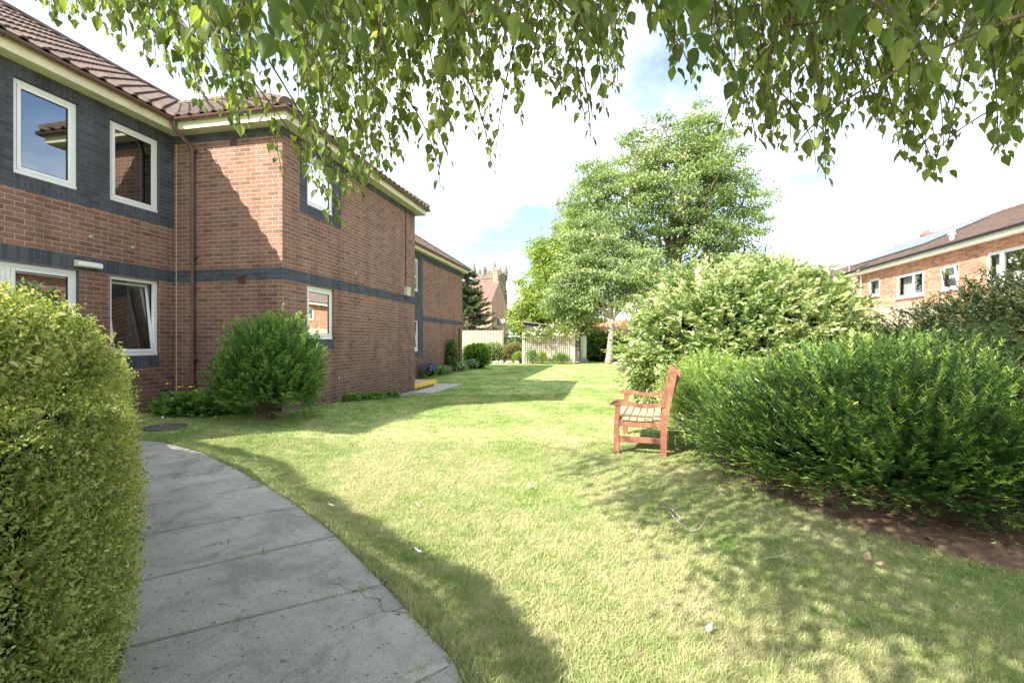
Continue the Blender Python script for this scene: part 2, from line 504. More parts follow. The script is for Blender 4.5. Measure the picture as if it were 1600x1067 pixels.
m, n, out = new_mat("lawn_turf")
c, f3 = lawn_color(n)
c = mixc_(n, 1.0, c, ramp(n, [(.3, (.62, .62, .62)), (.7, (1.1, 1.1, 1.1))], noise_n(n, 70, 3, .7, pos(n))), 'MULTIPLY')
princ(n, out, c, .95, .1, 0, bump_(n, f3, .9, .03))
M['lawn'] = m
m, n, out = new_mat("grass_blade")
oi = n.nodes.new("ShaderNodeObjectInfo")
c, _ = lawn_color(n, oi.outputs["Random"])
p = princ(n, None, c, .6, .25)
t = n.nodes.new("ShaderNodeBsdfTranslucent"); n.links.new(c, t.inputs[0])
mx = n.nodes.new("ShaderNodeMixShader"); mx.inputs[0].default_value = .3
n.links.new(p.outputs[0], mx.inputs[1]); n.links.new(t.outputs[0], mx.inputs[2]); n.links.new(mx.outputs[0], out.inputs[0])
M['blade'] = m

# concrete path
m, n, out = new_mat("path_concrete")
P = pos(n)
f = noise_n(n, 1.7, 6, .62, P)
g = noise_n(n, 160, 3, .7, P)
c = ramp(n, [(.3, (.225, .217, .20)), (.52, (.31, .30, .278)), (.72, (.39, .378, .35))], f)
c = mixc_(n, .7, c, ramp(n, [(.3, (.45, .45, .45)), (.7, (1.35, 1.35, 1.35))], g), 'MULTIPLY')
sp_ = ramp(n, [(.62, (0, 0, 0)), (.72, (.5, .5, .5))], noise_n(n, 9, 5, .7, P))
c = mixc_(n, sp_, c, (.14, .135, .13))
vo = n.nodes.new("ShaderNodeTexVoronoi"); vo.feature = 'DISTANCE_TO_EDGE'; vo.inputs["Scale"].default_value = .62
wv = n.nodes.new("ShaderNodeVectorMath"); wv.operation = 'MULTIPLY_ADD'
nn = n.nodes.new("ShaderNodeTexNoise"); nn.inputs["Scale"].default_value = 4; nn.inputs["Detail"].default_value = 6; n.links.new(P, nn.inputs["Vector"])
n.links.new(nn.outputs["Color"], wv.inputs[0]); wv.inputs[1].default_value = (.35, .35, 0); n.links.new(P, wv.inputs[2])
n.links.new(wv.outputs[0], vo.inputs["Vector"])
ck = ramp(n, [(.0, (1, 1, 1)), (.0028, (0, 0, 0))], vo.outputs["Distance"])
msk = ramp(n, [(.50, (0, 0, 0)), (.56, (1, 1, 1))], noise_n(n, 1.1, 2, .5, P))
ckm = mixc_(n, 1.0, ck, msk, 'MULTIPLY')
c = mixc_(n, ckm, c, (.07, .062, .055))
st = ramp(n, [(.50, (0, 0, 0)), (.66, (.55, .55, .55))], noise_n(n, 2.6, 7, .7, P, .8))
c = mixc_(n, st, c, (.115, .11, .10))
gr_ = ramp(n, [(.66, (0, 0, 0)), (.70, (.8, .8, .8))], noise_n(n, 34, 2, .5, P))
c = mixc_(n, gr_, c, (.10, .085, .065))
princ(n, out, c, .9, .2, 0, bump_(n, g, .5, .004))
M['concrete'] = m

# foliage
M['hedge_leaf'] = leaf_mat("privet_leaf", [(0, (.08, .14, .035)), (.22, (.13, .21, .05)), (.27, (.28, .19, .08)), (.31, (.17, .25, .065)), (.55, (.30, .36, .11)), (.8, (.42, .45, .17)), (1, (.62, .60, .30))], .38, 1.3)
M['hedge_tip'] = leaf_mat("privet_new_growth", [(0, (.30, .34, .10)), (.5, (.52, .52, .22)), (1, (.72, .68, .36))], .42, 1.3)
M['over_leaf'] = leaf_mat("birch_leaf", [(0, (.08, .12, .035)), (.4, (.15, .21, .07)), (.75, (.25, .31, .10)), (.93, (.40, .42, .18)), (1, (.42, .34, .14))], .5, 1.4, .4, .45)
M['yew_leaf'] = leaf_mat("yew_leaf", [(0, (.022, .055, .012)), (.45, (.050, .115, .022)), (.75, (.125, .225, .04)), (1, (.38, .46, .10))], .15, 1.2, .38, .5)
M['dogwood_leaf'] = leaf_mat("cream_edged_leaf", [(0, (.12, .21, .06)), (.4, (.24, .33, .12)), (.75, (.40, .46, .21)), (1, (.66, .65, .42))], .33, 1.12)
M['shrub_leaf'] = leaf_mat("glossy_green_leaf", [(0, (.05, .12, .028)), (.5, (.10, .21, .045)), (.85, (.17, .30, .06)), (1, (.30, .38, .09))], .3, 1.2)
M['cot_leaf'] = leaf_mat("small_dark_leaf", [(0, (.022, .036, .016)), (.5, (.045, .066, .024)), (.85, (.09, .105, .036)), (1, (.20, .15, .06))], .2, 1.1)
M['cherry_leaf'] = leaf_mat("fresh_green_leaf", [(0, (.11, .18, .06)), (.45, (.21, .295, .11)), (.8, (.34, .415, .18)), (1, (.50, .55, .28))], .40, 1.15)
M['cherry2_leaf'] = leaf_mat("soft_green_leaf", [(0, (.12, .19, .065)), (.45, (.22, .30, .12)), (.8, (.35, .42, .19)), (1, (.50, .54, .28))], .40, 1.15)
M['lime_leaf'] = leaf_mat("yellow_green_leaf", [(0, (.14, .21, .04)), (.5, (.27, .36, .075)), (1, (.45, .50, .14))], .38, 1.2)
M['birchfar_leaf'] = leaf_mat("grey_green_leaf", [(0, (.18, .23, .13)), (.5, (.30, .36, .22)), (1, (.42, .47, .32))], .35, 1.1)
M['conifer_leaf'] = leaf_mat("spruce_needles", [(0, (.065, .095, .055)), (.5, (.13, .175, .09)), (1, (.26, .30, .15))], .12, 1.1)
M['low_leaf'] = leaf_mat("low_plant_leaf", [(0, (.06, .14, .03)), (.5, (.13, .27, .055)), (1, (.27, .40, .10))], .35, 1.2)
M['brown_leaf'] = leaf_mat("bronze_hedge_leaf", [(0, (.16, .12, .05)), (.5, (.28, .22, .09)), (1, (.30, .36, .12))], .3, 1.1)
M['core'] = plain("shade_dark_foliage", (.014, .022, .008), .95, .05, var=.6, scale=25, bump=1, bscale=30)  # near-black leaf mass: shade in the gaps put into its colour

# ------------------------------------------------------------------ foliage generators
OVAL = np.array([(0, 0, 0), (.30, .5, .10), (.68, .40, .06), (1, 0, -.08), (.68, -.40, .06), (.30, -.5, .10)], float)
OVF = np.array([(0, 3, 2, 1), (0, 5, 4, 3)])
DIA = np.array([(0, 0, 0), (.45, .5, .06), (1, 0, 0), (.45, -.5, .06)], float)
DIF = np.array([(0, 3, 2, 1)])
BIRCH = np.array([(0, 0, 0), (.10, .30, .05), (.32, .50, .11), (.62, .34, .06), (1, 0, -.12), (.62, -.34, .06), (.32, -.50, .11), (.10, -.30, .05)], float)
BIF = np.array([(0, 4, 3, 2, 1), (0, 7, 6, 5, 4)])
NEED = np.array([(0, .5, 0), (0, -.5, 0), (.92, -.35, 0), (.92, .35, 0)], float)
NEF = np.array([(0, 1, 2, 3)])



def unit(v):
    return v / (np.linalg.norm(v, axis=-1, keepdims=True) + 1e-9)

def leaves(P, D, N, L, Wd, shape='oval', rs=None, rnd=None):
    T, Fc = {'oval': (OVAL, OVF), 'dia': (DIA, DIF), 'need': (NEED, NEF), 'birch': (BIRCH, BIF)}.get(shape, (OVAL, OVF))
    D = unit(D); S = unit(np.cross(D, N)); N2 = np.cross(S, D)
    n = len(P)
    L = np.broadcast_to(np.asarray(L, float), (n,)); Wd = np.broadcast_to(np.asarray(Wd, float), (n,))
    V = P[:, None, :] + D[:, None, :] * (T[None, :, 0:1] * L[:, None, None]) + S[:, None, :] * (T[None, :, 1:2] * Wd[:, None, None]) + N2[:, None, :] * (T[None, :, 2:3] * L[:, None, None])
    k = len(T)
    FC = (Fc[None] + (np.arange(n) * k)[:, None, None]).reshape(-1, Fc.shape[1])
    if rnd is None: rnd = (rs or np.random).uniform(0, 1, n)
    return V.reshape(-1, 3), FC, np.repeat(rnd, k)

def leaf_obj(name, parts, mat, parent=None, loc=None):
    vs, fs, rr = [], [], []; b = 0
    for V, FC, r in parts:
        vs.append(V); fs.append(FC + b); rr.append(r); b += len(V)
    return mesh_obj(name, np.concatenate(vs), np.concatenate(fs), mat, parent, rnd=np.concatenate(rr), loc=loc)

def fbm(P, s, seed=0.0):
    return np.array([mnoise.noise(Vector((p[0] * s + seed, p[1] * s - seed, p[2] * s + 2 * seed))) for p in P])

def sphere_dirs(rs, n, zmin=-.6):
    out = []
    while len(out) < n:
        v = rs.normal(size=(n * 2, 3)); v = unit(v); v = v[v[:, 2] > zmin]
        out = v if len(out) == 0 else np.concatenate([out, v])
    return out[:n]

def blob(name, c, R, mat, parent, seed=0, amp=.12, zcut=-.9, n=28, m=18, pw=1.0):
    V = []; FC = []
    for i in range(m + 1):
        th = math.pi * i / m
        for k in range(n):
            ph = 2 * math.pi * k / n
            d = Vector((math.sin(th) * math.cos(ph), math.sin(th) * math.sin(ph), math.cos(th)))
            r = 1 + amp * mnoise.noise(d * 3 + Vector((seed, 0, 0))) * 2
            V.append((c[0] + d.x * R[0] * r, c[1] + d.y * R[1] * r, c[2] + d.z * R[2] * r))
    for i in range(m):
        for k in range(n):
            FC.append([i * n + k, (i + 1) * n + k, (i + 1) * n + (k + 1) % n, i * n + (k + 1) % n])
    return mesh_obj(name, np.array(V), FC, mat, parent, smooth=True)

def bush(name, label, cat, base, R, n_shoot, per, L, Wd, mat, seed=1, up=.6, shoot=.25, out=.8, jit=.3, shape='oval', amp=.18, ns=1.5,
         zc=.5, core=.72, group=None, clip=None, depth=.35, splay=.9, stems=True, corem=None, leaf_ang=.9, clump=.12, skirt=.35, dome=1.0):
    rs = np.random.RandomState(seed)
    base = Vector(base)
    t = thing(name, label, cat, base, group)
    c = np.array([base.x, base.y, base.z + R[2] * zc])
    Rv = np.array([R[0], R[1], R[2] * (1 - zc)])
    d = sphere_dirs(rs, n_shoot, -.75)
    Rz = np.where(d[:, 2] > 0, R[2] * (1 - zc), R[2] * zc)
    bulge = 1 + amp * fbm(d, ns, seed * 3.1) * 2 + clump * fbm(d, ns * 3.4, seed * 1.7)
    sc = bulge * (1 - depth * rs.uniform(0, 1, n_shoot) ** 1.6)
    sk = np.where(d[:, 2] < 0, (1 / np.sqrt(np.maximum(1 - d[:, 2] ** 2, .08))) ** skirt, 1.0)
    dz_ = np.where(d[:, 2] > 0, np.abs(d[:, 2]) ** dome, d[:, 2])
    P0 = c + np.stack([d[:, 0] * R[0] * sk, d[:, 1] * R[1] * sk, dz_ * Rz], 1) * sc[:, None]
    P0[:, 2] = np.maximum(P0[:, 2], base.z + .03)
    sd = unit(d * out + np.array([0, 0, up]) + rs.normal(size=(n_shoot, 3)) * jit)
    sl_ = shoot * rs.uniform(.6, 1.25, n_shoot)
    k = np.arange(per)
    tt = (k[None, :] + rs.uniform(0, .6, (n_shoot, per))) / per
    bend = np.array([0, 0, -.12]) * shoot
    Pl = P0[:, None, :] + sd[:, None, :] * (tt * sl_[:, None])[:, :, None] + bend * (tt ** 2)[:, :, None]
    side = unit(np.cross(sd, np.array([0, 0, 1.0]) + rs.normal(size=(n_shoot, 3)) * .2))
    sgn = np.where(k % 2 == 0, 1.0, -1.0)[None, :, None]
    Dl = unit(sd[:, None, :] * leaf_ang + side[:, None, :] * sgn * splay + rs.normal(size=(n_shoot, per, 3)) * jit)
    Nl = unit(np.cross(side, sd)[:, None, :] + rs.normal(size=(n_shoot, per, 3)) * .45)
    Pl = Pl.reshape(-1, 3); Dl = Dl.reshape(-1, 3); Nl = Nl.reshape(-1, 3)
    rnd = np.clip(np.repeat(rs.uniform(0, .6, n_shoot) + .35 * fbm(d, ns * 3.4, seed * 1.7) + .0, per) + tt.ravel() * .38 + rs.normal(size=len(Pl)) * .12, 0, 1)
    keep = np.ones(len(Pl), bool)
    if clip is not None: keep &= ~clip(Pl)
    keep &= Pl[:, 2] > base.z - .01
    s = rs.uniform(.7, 1.25, len(Pl))
    leaf_obj("foliage", [leaves(Pl[keep], Dl[keep], Nl[keep], (L * s)[keep], (Wd * s)[keep], shape, rs, rnd[keep])], mat, t)
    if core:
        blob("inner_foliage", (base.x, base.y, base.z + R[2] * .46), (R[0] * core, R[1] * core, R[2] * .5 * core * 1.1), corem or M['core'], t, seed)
    if stems:
        for i in range(9):
            a = rs.uniform(0, 6.28); r0 = rs.uniform(0, .12) * R[0]
            q = Vector((base.x + math.cos(a) * r0, base.y + math.sin(a) * r0, base.z - .03))
            e = Vector((base.x + math.cos(a) * R[0] * .55, base.y + math.sin(a) * R[1] * .55, base.z + R[2] * rs.uniform(.4, .7)))
            mid = (q + e) / 2 + Vector((0, 0, R[2] * .06))
            MB().tube([q, mid, e], [.013, .009, .004], 5).build("stem", M['twig'], t)
    return t

def tree(name, label, cat, base, lobes, trunk_r, trunk_top, n_cl, lpc, L, Wd, leafm, barkm, seed=1, cl=.8, flat=.6, droop=0.0, shape='dia',
         group=None, lean=(0, 0), twig_r=.02, surf=.5, dirdown=.3, shoots=0, hmin=.15):
    rs = np.random.RandomState(seed); random.seed(seed)
    base = Vector(base)
    t = thing(name, label, cat, base, group)
    top = base + Vector((lean[0], lean[1], trunk_top))
    tp = []
    for i in range(9):
        u = i / 8
        p = base.lerp(top, u) + Vector((math.sin(u * 5 + seed) * .12 * trunk_top * .1, math.cos(u * 4 + seed) * .1 * trunk_top * .1, 0)) * (1 if i else 0)
        if i == 0: p = p - Vector((0, 0, .1))
        tp.append(p)
    tr = [trunk_r * (1.35 if i == 0 else 1.0) * (1 - .75 * i / 8) for i in range(9)]
    mb = MB(); mb.tube(tp, tr, 10)
    skel = [(p, r) for p, r in zip(tp, tr)]
    limbs = []
    for lc, lr in lobes:
        lc = Vector(lc)
        for j in range(3):
            e = lc + Vector(rs.normal(size=3)) * min(lr) * .4
            h = min(max((e.z - base.z) * rs.uniform(.3, .55) / trunk_top, hmin + rs.uniform(0, .12)), .98)
            i0 = int(h * 8); s0 = tp[i0]; r0 = tr[i0] * .6
            pts = [s0]
            for q in (.25, .5, .75, 1):
                b_ = s0.lerp(e, q) + Vector((0, 0, math.sin(q * math.pi) * (e - s0).length * .1)) + Vector(rs.normal(size=3)) * (e - s0).length * .03
                pts.append(b_)
            rr = [r0 * (1 - .85 * q) + .01 for q in (0, .25, .5, .75, 1)]
            mb.tube(pts, rr, 6)
            for p, r in zip(pts[1:], rr[1:]): limbs.append((p, r))
    SP = np.array([p for p, r in limbs])
    vol = np.array([lr[0] * lr[1] * lr[2] for lc, lr in lobes]) ** .75
    cnt = np.maximum(1, (vol / vol.sum() * n_cl).astype(int))
    C = []
    for (lc, lr), c_ in zip(lobes, cnt):
        d = unit(rs.normal(size=(c_, 3)))
        rad = surf + (1.02 - surf) * rs.uniform(0, 1, c_) ** .6
        rad *= 1 + .22 * fbm(d, 2.1, seed + lr[0])
        C.append(np.array(lc) + d * rad[:, None] * np.array(lr))
    C = np.concatenate(C)
    C = C[C[:, 2] > base.z + .5]
    for p in C[::3]:
        dd = ((SP - p) ** 2).sum(1); q = SP[dd.argmin()]
        if dd.min() > 36: continue
        q = Vector(q); p = Vector(p)
        mb.tube([q, (q + p) / 2 + Vector((0, 0, .08 * (p - q).length)), p], [twig_r * 1.6, twig_r, twig_r * .5], 4, cap=False)
    mb.build("trunk", barkm, t, smooth=True)
    nC = len(C)
    sz = cl * rs.uniform(.55, 1.3, nC)
    g = rs.normal(size=(nC, lpc, 3)) * .5
    g[:, :, 2] *= flat
    Pl = C[:, None, :] + g * sz[:, None, None]
    if droop:
        Pl[:, :, 2] -= np.abs(rs.normal(size=(nC, lpc))) * droop
        Pl[:, :, :2] = C[:, None, :2] + g[:, :, :2] * sz[:, None, None] * .55
    outd = unit(g + np.array([0, 0, -dirdown]))
    Dl = unit(outd + rs.normal(size=(nC, lpc, 3)) * .5)
    Nl = unit(np.array([0, 0, 1.0]) + rs.normal(size=(nC, lpc, 3)) * .55 - outd * .2)
    rnd = np.clip(rs.uniform(0, .65, nC)[:, None] + rs.normal(size=(nC, lpc)) * .15 + g[:, :, 2] * .35 + .15, 0, 1)
    Pl = Pl.reshape(-1, 3); s = rs.uniform(.6, 1.3, len(Pl))
    leaf_obj("crown", [leaves(Pl, Dl.reshape(-1, 3), Nl.reshape(-1, 3), L * s, Wd * s, shape, rs, rnd.ravel())], leafm, t)
    return t

# ------------------------------------------------------------------ ground
path_J = [((-.80, -1.6), (.42, -1.5)), ((-.86, -.5), (.36, -.4)), ((-.95, .35), (.20, .85)), ((-1.2, 1.25), (-.25, 2.03)), ((-1.72, 2.1), (-.72, 2.66)), ((-2.2, 2.62), (-1.23, 3.32)),
          ((-2.75, 3.2), (-1.75, 3.90)), ((-3.3, 3.72), (-2.32, 4.48)), ((-3.9, 4.22), (-2.95, 5.06)), ((-4.5, 4.62), (-3.62, 5.58)),
          ((-5.2, 5.0), (-4.40, 6.00)), ((-5.9, 5.25), (-5.2, 6.25)), ((-6.6, 5.4), (-6.1, 6.4))]
PL = [W(*a) for a, b in path_J]; PR = [W(*b) for a, b in path_J]
path_poly = [(p.x, p.y) for p in PR] + [(p.x, p.y) for p in PL[::-1]]

bed_px = [(1760, 930), (1600, 897), (1500, 872), (1350, 828), (1200, 772), (1115, 715), (1078, 682), (1062, 655), (1045, 632), (1012, 608), (984, 588), (962, 575)]
bed_edge = [G(*p) for p in bed_px]
bed_poly = [(p.x, p.y) for p in bed_edge] + [(5.0, 33), (9.0, 33), (9.0, 0), (3.6, 0.6)]

xs = np.concatenate([[-500, -200, -80, -40, -25, -18], np.arange(-14, 14.1, .35), [18, 25, 40, 80, 200, 500]])
ys = np.concatenate([[-300, -100, -40, -20, -10], np.arange(-6, 40.1, .35), [50, 70, 110, 200, 500, 900]])
XX, YY = np.meshgrid(xs, ys, indexing='ij')
ZZ = gz(XX, YY)
nx, ny = XX.shape
idx = np.arange(nx * ny).reshape(nx, ny)
FCs = np.stack([idx[:-1, :-1], idx[1:, :-1], idx[1:, 1:], idx[:-1, 1:]], -1).reshape(-1, 4)
lawn = mesh_obj("lawn", np.stack([XX, YY, ZZ], -1).reshape(-1, 3), FCs, M['lawn'], smooth=True)
tag(lawn, "sunlit mown lawn with straw patches running up to the trellis", None, None, 'structure')

# path slabs
mb = MB()
def zat(p): return float(gz(p.x, p.y))
for i in range(len(PL) - 1):
    a, b, c, d = PL[i], PR[i], PR[i + 1], PL[i + 1]
    g_ = .006
    al = (d - a).normalized() * g_; ar = (c - b).normalized() * g_
    a2, b2, c2, d2 = a + al, b + ar, c - ar, d - al
    nseg = 6
    rnd_h = random.Random(i).uniform(-.003, .003)
    # top as a grid following the ground, with chamfered rim
    def P_(u, v, inset=0, h=0):
        u = inset + u * (1 - 2 * inset); v = inset + v * (1 - 2 * inset)
        lo = a2.lerp(b2, u); hi = d2.lerp(c2, u); p = lo.lerp(hi, v)
        # round the right edge outwards along the curve
        return Vector((p.x, p.y, zat(p) + h + rnd_h))
    vs = []; fs = []
    for iu in range(nseg + 1):
        for iv in range(4):
            vs.append(P_(iu / nseg, iv / 3, .008, .022))
    for iu in range(nseg):
        for iv in range(3):
            q = iu * 4 + iv
            fs.append([q, q + 4, q + 5, q + 1])
    ring = [iu * 4 for iu in range(nseg + 1)] + [nseg * 4 + k for k in (1, 2, 3)] + [iu * 4 + 3 for iu in range(nseg - 1, -1, -1)] + [2, 1]
    b0 = len(vs)
    for r in ring:
        iu, iv = r // 4, r % 4
        vs.append(P_(iu / nseg, iv / 3, 0, .015))
    b1 = len(vs)
    for r in ring:
        iu, iv = r // 4, r % 4
        vs.append(P_(iu / nseg, iv / 3, 0, -.08))
    nr = len(ring)
    for k in range(nr):
        k2 = (k + 1) % nr
        fs.append([ring[k2], ring[k], b0 + k, b0 + k2])
        fs.append([b0 + k2, b0 + k, b1 + k, b1 + k2])
    mb.add(vs, fs)
pth = mb.build("path", M['concrete'])
tag(pth, "curving grey concrete slab path between the clipped hedge and the lawn", None, None, 'structure')

# bare soil strip beside and between the slabs
def ribbon(name, pts, w0, w1, mat, h=.005, label=None, jit=.012, seed=0):
    rr = random.Random(seed)
    vs = []; fs = []
    dense = []
    for i in range(len(pts) - 1):
        for k in range(8): dense.append(pts[i].lerp(pts[i + 1], k / 8))
    dense.append(pts[-1])
    for i, p in enumerate(dense):
        t = (dense[min(i + 1, len(dense) - 1)] - dense[max(i - 1, 0)]); t.z = 0; t.normalize()
        nrm = Vector((t.y, -t.x, 0))
        for w in (w0, w1 + rr.uniform(-jit, jit)):
            q = p + nrm * w
            vs.append((q.x, q.y, zat(q) + h))
    for i in range(len(dense) - 1):
        fs.append([2 * i, 2 * i + 1, 2 * i + 3, 2 * i + 2])
    o = mesh_obj(name, np.array(vs), fs, mat)
    return tag(o, label, None, None, 'structure')
ribbon("path_edge_soil", PR, -.02, .035, M['edge_soil'], .006, "thin dark soil gap along the lawn side of the path", .02, 3)
mbs = MB()
lo_ = [PL[i] for i in range(len(PL))]
ribbon("hedge_bed_soil", PL, .02, -.75, M['edge_soil'], .006, "dark bare soil under the clipped hedge", .0, 4)
# pale mortar strip across the path at the near joint
a_, b_ = PL[3].lerp(PR[3], .22), PR[3].lerp(PL[3], .03)
t_ = Vector((-(b_ - a_).normalized().y, (b_ - a_).normalized().x, 0))
V = []; FC = []
for i in range(25):
    p_ = a_.lerp(b_, i / 24)
    for w_ in (-.028 + .003 * math.sin(i * 1.9), .030 + .004 * math.sin(i * 1.3 + 1)):
        q_ = p_ + t_ * w_; V.append((q_.x, q_.y, zat(q_) + .028))
for i in range(24): FC.append([2 * i, 2 * i + 2, 2 * i + 3, 2 * i + 1])
tag(mesh_obj("path_mortar_strip", np.array(V), FC, plain("pale_mortar", (.34, .33, .305), .9, .2, var=.3, scale=14, bump=.6)), "pale mortar strip across the path near the camera", None, None, 'structure')
# soil seen in joints
vs = []; fs = []
for i in range(len(PL)):
    b = len(vs)
    p, q = PL[i], PR[i]
    t = Vector((-(q - p).normalized().y, (q - p).normalized().x, 0))
    for s_ in (-.012, .012):
        for e in (p, q):
            w_ = e + t * s_
            vs.append((w_.x, w_.y, zat(w_) + .0055))
    fs.append([b, b + 1, b + 3, b + 2])
tag(mesh_obj("path_joint_soil", np.array(vs), fs, M['edge_soil']), "dark dirt in the joints of the path", None, None, 'structure')

# right hand soil bed
bx = np.arange(-1.5, 9.1, .12); by = np.arange(0, 33.1, .12)
BX, BY = np.meshgrid(bx, by, indexing='ij')
ins = in_poly(BX, BY, bed_poly)
for i_ in range(len(bed_edge) - 1):
    for q_ in np.linspace(0, 1, 24):
        e_ = bed_edge[i_].lerp(bed_edge[i_ + 1], q_)
        ins &= (BX - e_.x) ** 2 + (BY - e_.y) ** 2 > .09 ** 2
rs = np.random.RandomState(4)
BZ = gz(BX, BY) + .012 + .03 * rs.uniform(0, 1, BX.shape) * 1
bi = np.arange(BX.size).reshape(BX.shape)
q4 = np.stack([bi[:-1, :-1], bi[1:, :-1], bi[1:, 1:], bi[:-1, 1:]], -1).reshape(-1, 4)
okv = ins.ravel()
q4 = q4[okv[q4].all(1)]
used = np.unique(q4); rem = -np.ones(BX.size, int); rem[used] = np.arange(len(used))
bv = np.stack([BX, BY, BZ], -1).reshape(-1, 3)[used]
tag(mesh_obj("soil_bed", bv, rem[q4], M['soil'], smooth=True), "bare brown soil border under the shrubs", None, None, 'structure')
def bank(name, pts, label):
    dense = []
    for i in range(len(pts) - 1):
        k_ = max(2, int((pts[i + 1] - pts[i]).length / .05))
        for k in range(k_): dense.append(pts[i].lerp(pts[i + 1], k / k_))
    rows = [(-.05, .004), (-.02, .010), (.04, .016), (.12, .030), (.22, .046), (.34, .046)]
    V = []; FC = []
    for i, p in enumerate(dense):
        a_, b_ = dense[max(i - 3, 0)], dense[min(i + 3, len(dense) - 1)]
        t_ = (b_ - a_); t_.z = 0; t_.normalize(); nr = Vector((t_.y, -t_.x, 0))
        for w, h in rows:
            w2 = w + .025 * mnoise.noise(Vector((p.x * 5, p.y * 5, w)))
            q = p + nr * w2
            V.append((q.x, q.y, zat(q) + h + .012 * mnoise.noise(Vector((q.x * 14, q.y * 14, 0))) * (w > 0)))
    k = len(rows)
    for i in range(len(dense) - 1):
        for j in range(k - 1): FC.append([i * k + j, i * k + j + 1, (i + 1) * k + j + 1, (i + 1) * k + j])
    tag(mesh_obj(name, np.array(V), FC, M['soil'], smooth=True), label, None, None, 'structure')
bank("bed_edge_soil", bed_edge, "cut soil edge between lawn and shrub border")

# grass tufts: real blades in one stuff object
def tuft_mesh(seed, nb, spread, h0, h1, w):
    r = np.random.RandomState(seed)
    V = []; FC = []
    for i in range(nb):
        a = r.uniform(0, 6.28); rr = spread * math.sqrt(r.uniform())
        x, y = rr * math.cos(a), rr * math.sin(a)
        h = r.uniform(h0, h1); b = r.uniform(0, 6.28); ln = h * r.uniform(.25, .95)
        tx, ty = math.cos(b) * ln, math.sin(b) * ln
        ww = w * r.uniform(.7, 1.3); c = r.uniform(0, 6.28); sx, sy = math.cos(c) * ww / 2, math.sin(c) * ww / 2
        q = len(V)
        V += [(x - sx, y - sy, -.004), (x + sx, y + sy, -.004), (x + tx * .35 + sx * .8, y + ty * .35 + sy * .8, h * .55), (x + tx * .35 - sx * .8, y + ty * .35 - sy * .8, h * .55),
              (x + tx, y + ty, h * .92)]
        FC += [[q, q + 1, q + 2, q + 3], [q + 3, q + 2, q + 4]]
    me = bpy.data.meshes.new("tuft")
    me.from_pydata(V, [], FC); me.materials.append(M['blade'])
    return bpy.data.objects.new("tuft", me)

def grass_stuff(name, label, pts, tuft, seed, smin, smax):
    me = bpy.data.meshes.new(name)
    me.vertices.add(len(pts)); me.vertices.foreach_set("co", pts.astype(np.float32).ravel())
    rs = np.random.RandomState(seed)
    a = me.attributes.new("rot", 'FLOAT_VECTOR', 'POINT')
    rv = np.zeros((len(pts), 3), np.float32); rv[:, 2] = rs.uniform(0, 6.28, len(pts)); rv[:, 0] = rs.uniform(-.2, .2, len(pts))
    a.data.foreach_set("vector", rv.ravel())
    a = me.attributes.new("scl", 'FLOAT', 'POINT'); a.data.foreach_set("value", rs.uniform(smin, smax, len(pts)).astype(np.float32))
    me.materials.append(M['blade'])
    o = bpy.data.objects.new(name, me); COL.objects.link(o)
    ng = bpy.data.node_groups.new(name, 'GeometryNodeTree')
    ng.interface.new_socket("Geometry", in_out='INPUT', socket_type='NodeSocketGeometry')
    ng.interface.new_socket("Geometry", in_out='OUTPUT', socket_type='NodeSocketGeometry')
    gi = ng.nodes.new("NodeGroupInput"); go = ng.nodes.new("NodeGroupOutput")
    ip = ng.nodes.new("GeometryNodeInstanceOnPoints")
    ob = ng.nodes.new("GeometryNodeObjectInfo"); ob.inputs[0].default_value = tuft
    na = ng.nodes.new("GeometryNodeInputNamedAttribute"); na.data_type = 'FLOAT_VECTOR'; na.inputs[0].default_value = "rot"
    nb = ng.nodes.new("GeometryNodeInputNamedAttribute"); nb.data_type = 'FLOAT'; nb.inputs[0].default_value = "scl"
    ng.links.new(gi.outputs[0], ip.inputs["Points"])
    ng.links.new(ob.outputs["Geometry"], ip.inputs["Instance"])
    ng.links.new([s for s in na.outputs if s.enabled][0], ip.inputs["Rotation"])
    ng.links.new([s for s in nb.outputs if s.enabled][0], ip.inputs["Scale"])
    ng.links.new(ip.outputs[0], go.inputs[0])
    md = o.modifiers.new("grass", 'NODES'); md.node_group = ng
    return tag(o, label, 'grass', None, 'stuff')

rs = np.random.RandomState(11)
def lawn_points(n, z0, z1, pw=1.0):
    u = rs.uniform(0, 1, n)
    Z = (z0 ** pw + u * (z1 ** pw - z0 ** pw)) ** (1 / pw)
    X = rs.uniform(-1.13, 1.13, n) * Z
    x = X * CA - Z * SA; y = X * SA + Z * CA
    ok = ~in_poly(x, y, path_poly) & ~in_poly(x, y, bed_poly)
    ok &= ~((x < -5.66) & (y > 7.42)) & ~((x < -7.9) & (y > 3))
    ok &= ~((x < -5.15) & (y > 13.3) & (y < 16.4))
    ok &= (y < 33.5)
    # keep a little clear of the path edge and the wall foot
    for p0, p1 in zip(PL[:-1], PL[1:]):
        mid = (p0 + p1) / 2
        ok &= (x - mid.x) ** 2 + (y - mid.y) ** 2 > .5 ** 2
    x, y = x[ok], y[ok]
    # ragged edge along the slabs
    return np.stack([x, y, gz(x, y)], 1)
t1 = tuft_mesh(1, 20, .045, .012, .028, .0028)
t2 = tuft_mesh(2, 18, .07, .014, .03, .005)
t3 = tuft_mesh(3, 14, .12, .014, .03, .012)
grass_stuff("grass", "short mown grass blades covering the lawn near the path and bench", lawn_points(84000, 1.5, 6.5, 1.3), t1, 5, .7, 1.35)
grass_stuff("grass", "mown grass blades covering the middle of the lawn", lawn_points(34000, 6.0, 14, 1.4), t2, 6, .7, 1.4)
grass_stuff("grass", "mown grass covering the far end of the lawn before the trellis", lawn_points(16000, 13.5, 34, 1.4), t3, 7, .7, 1.4)

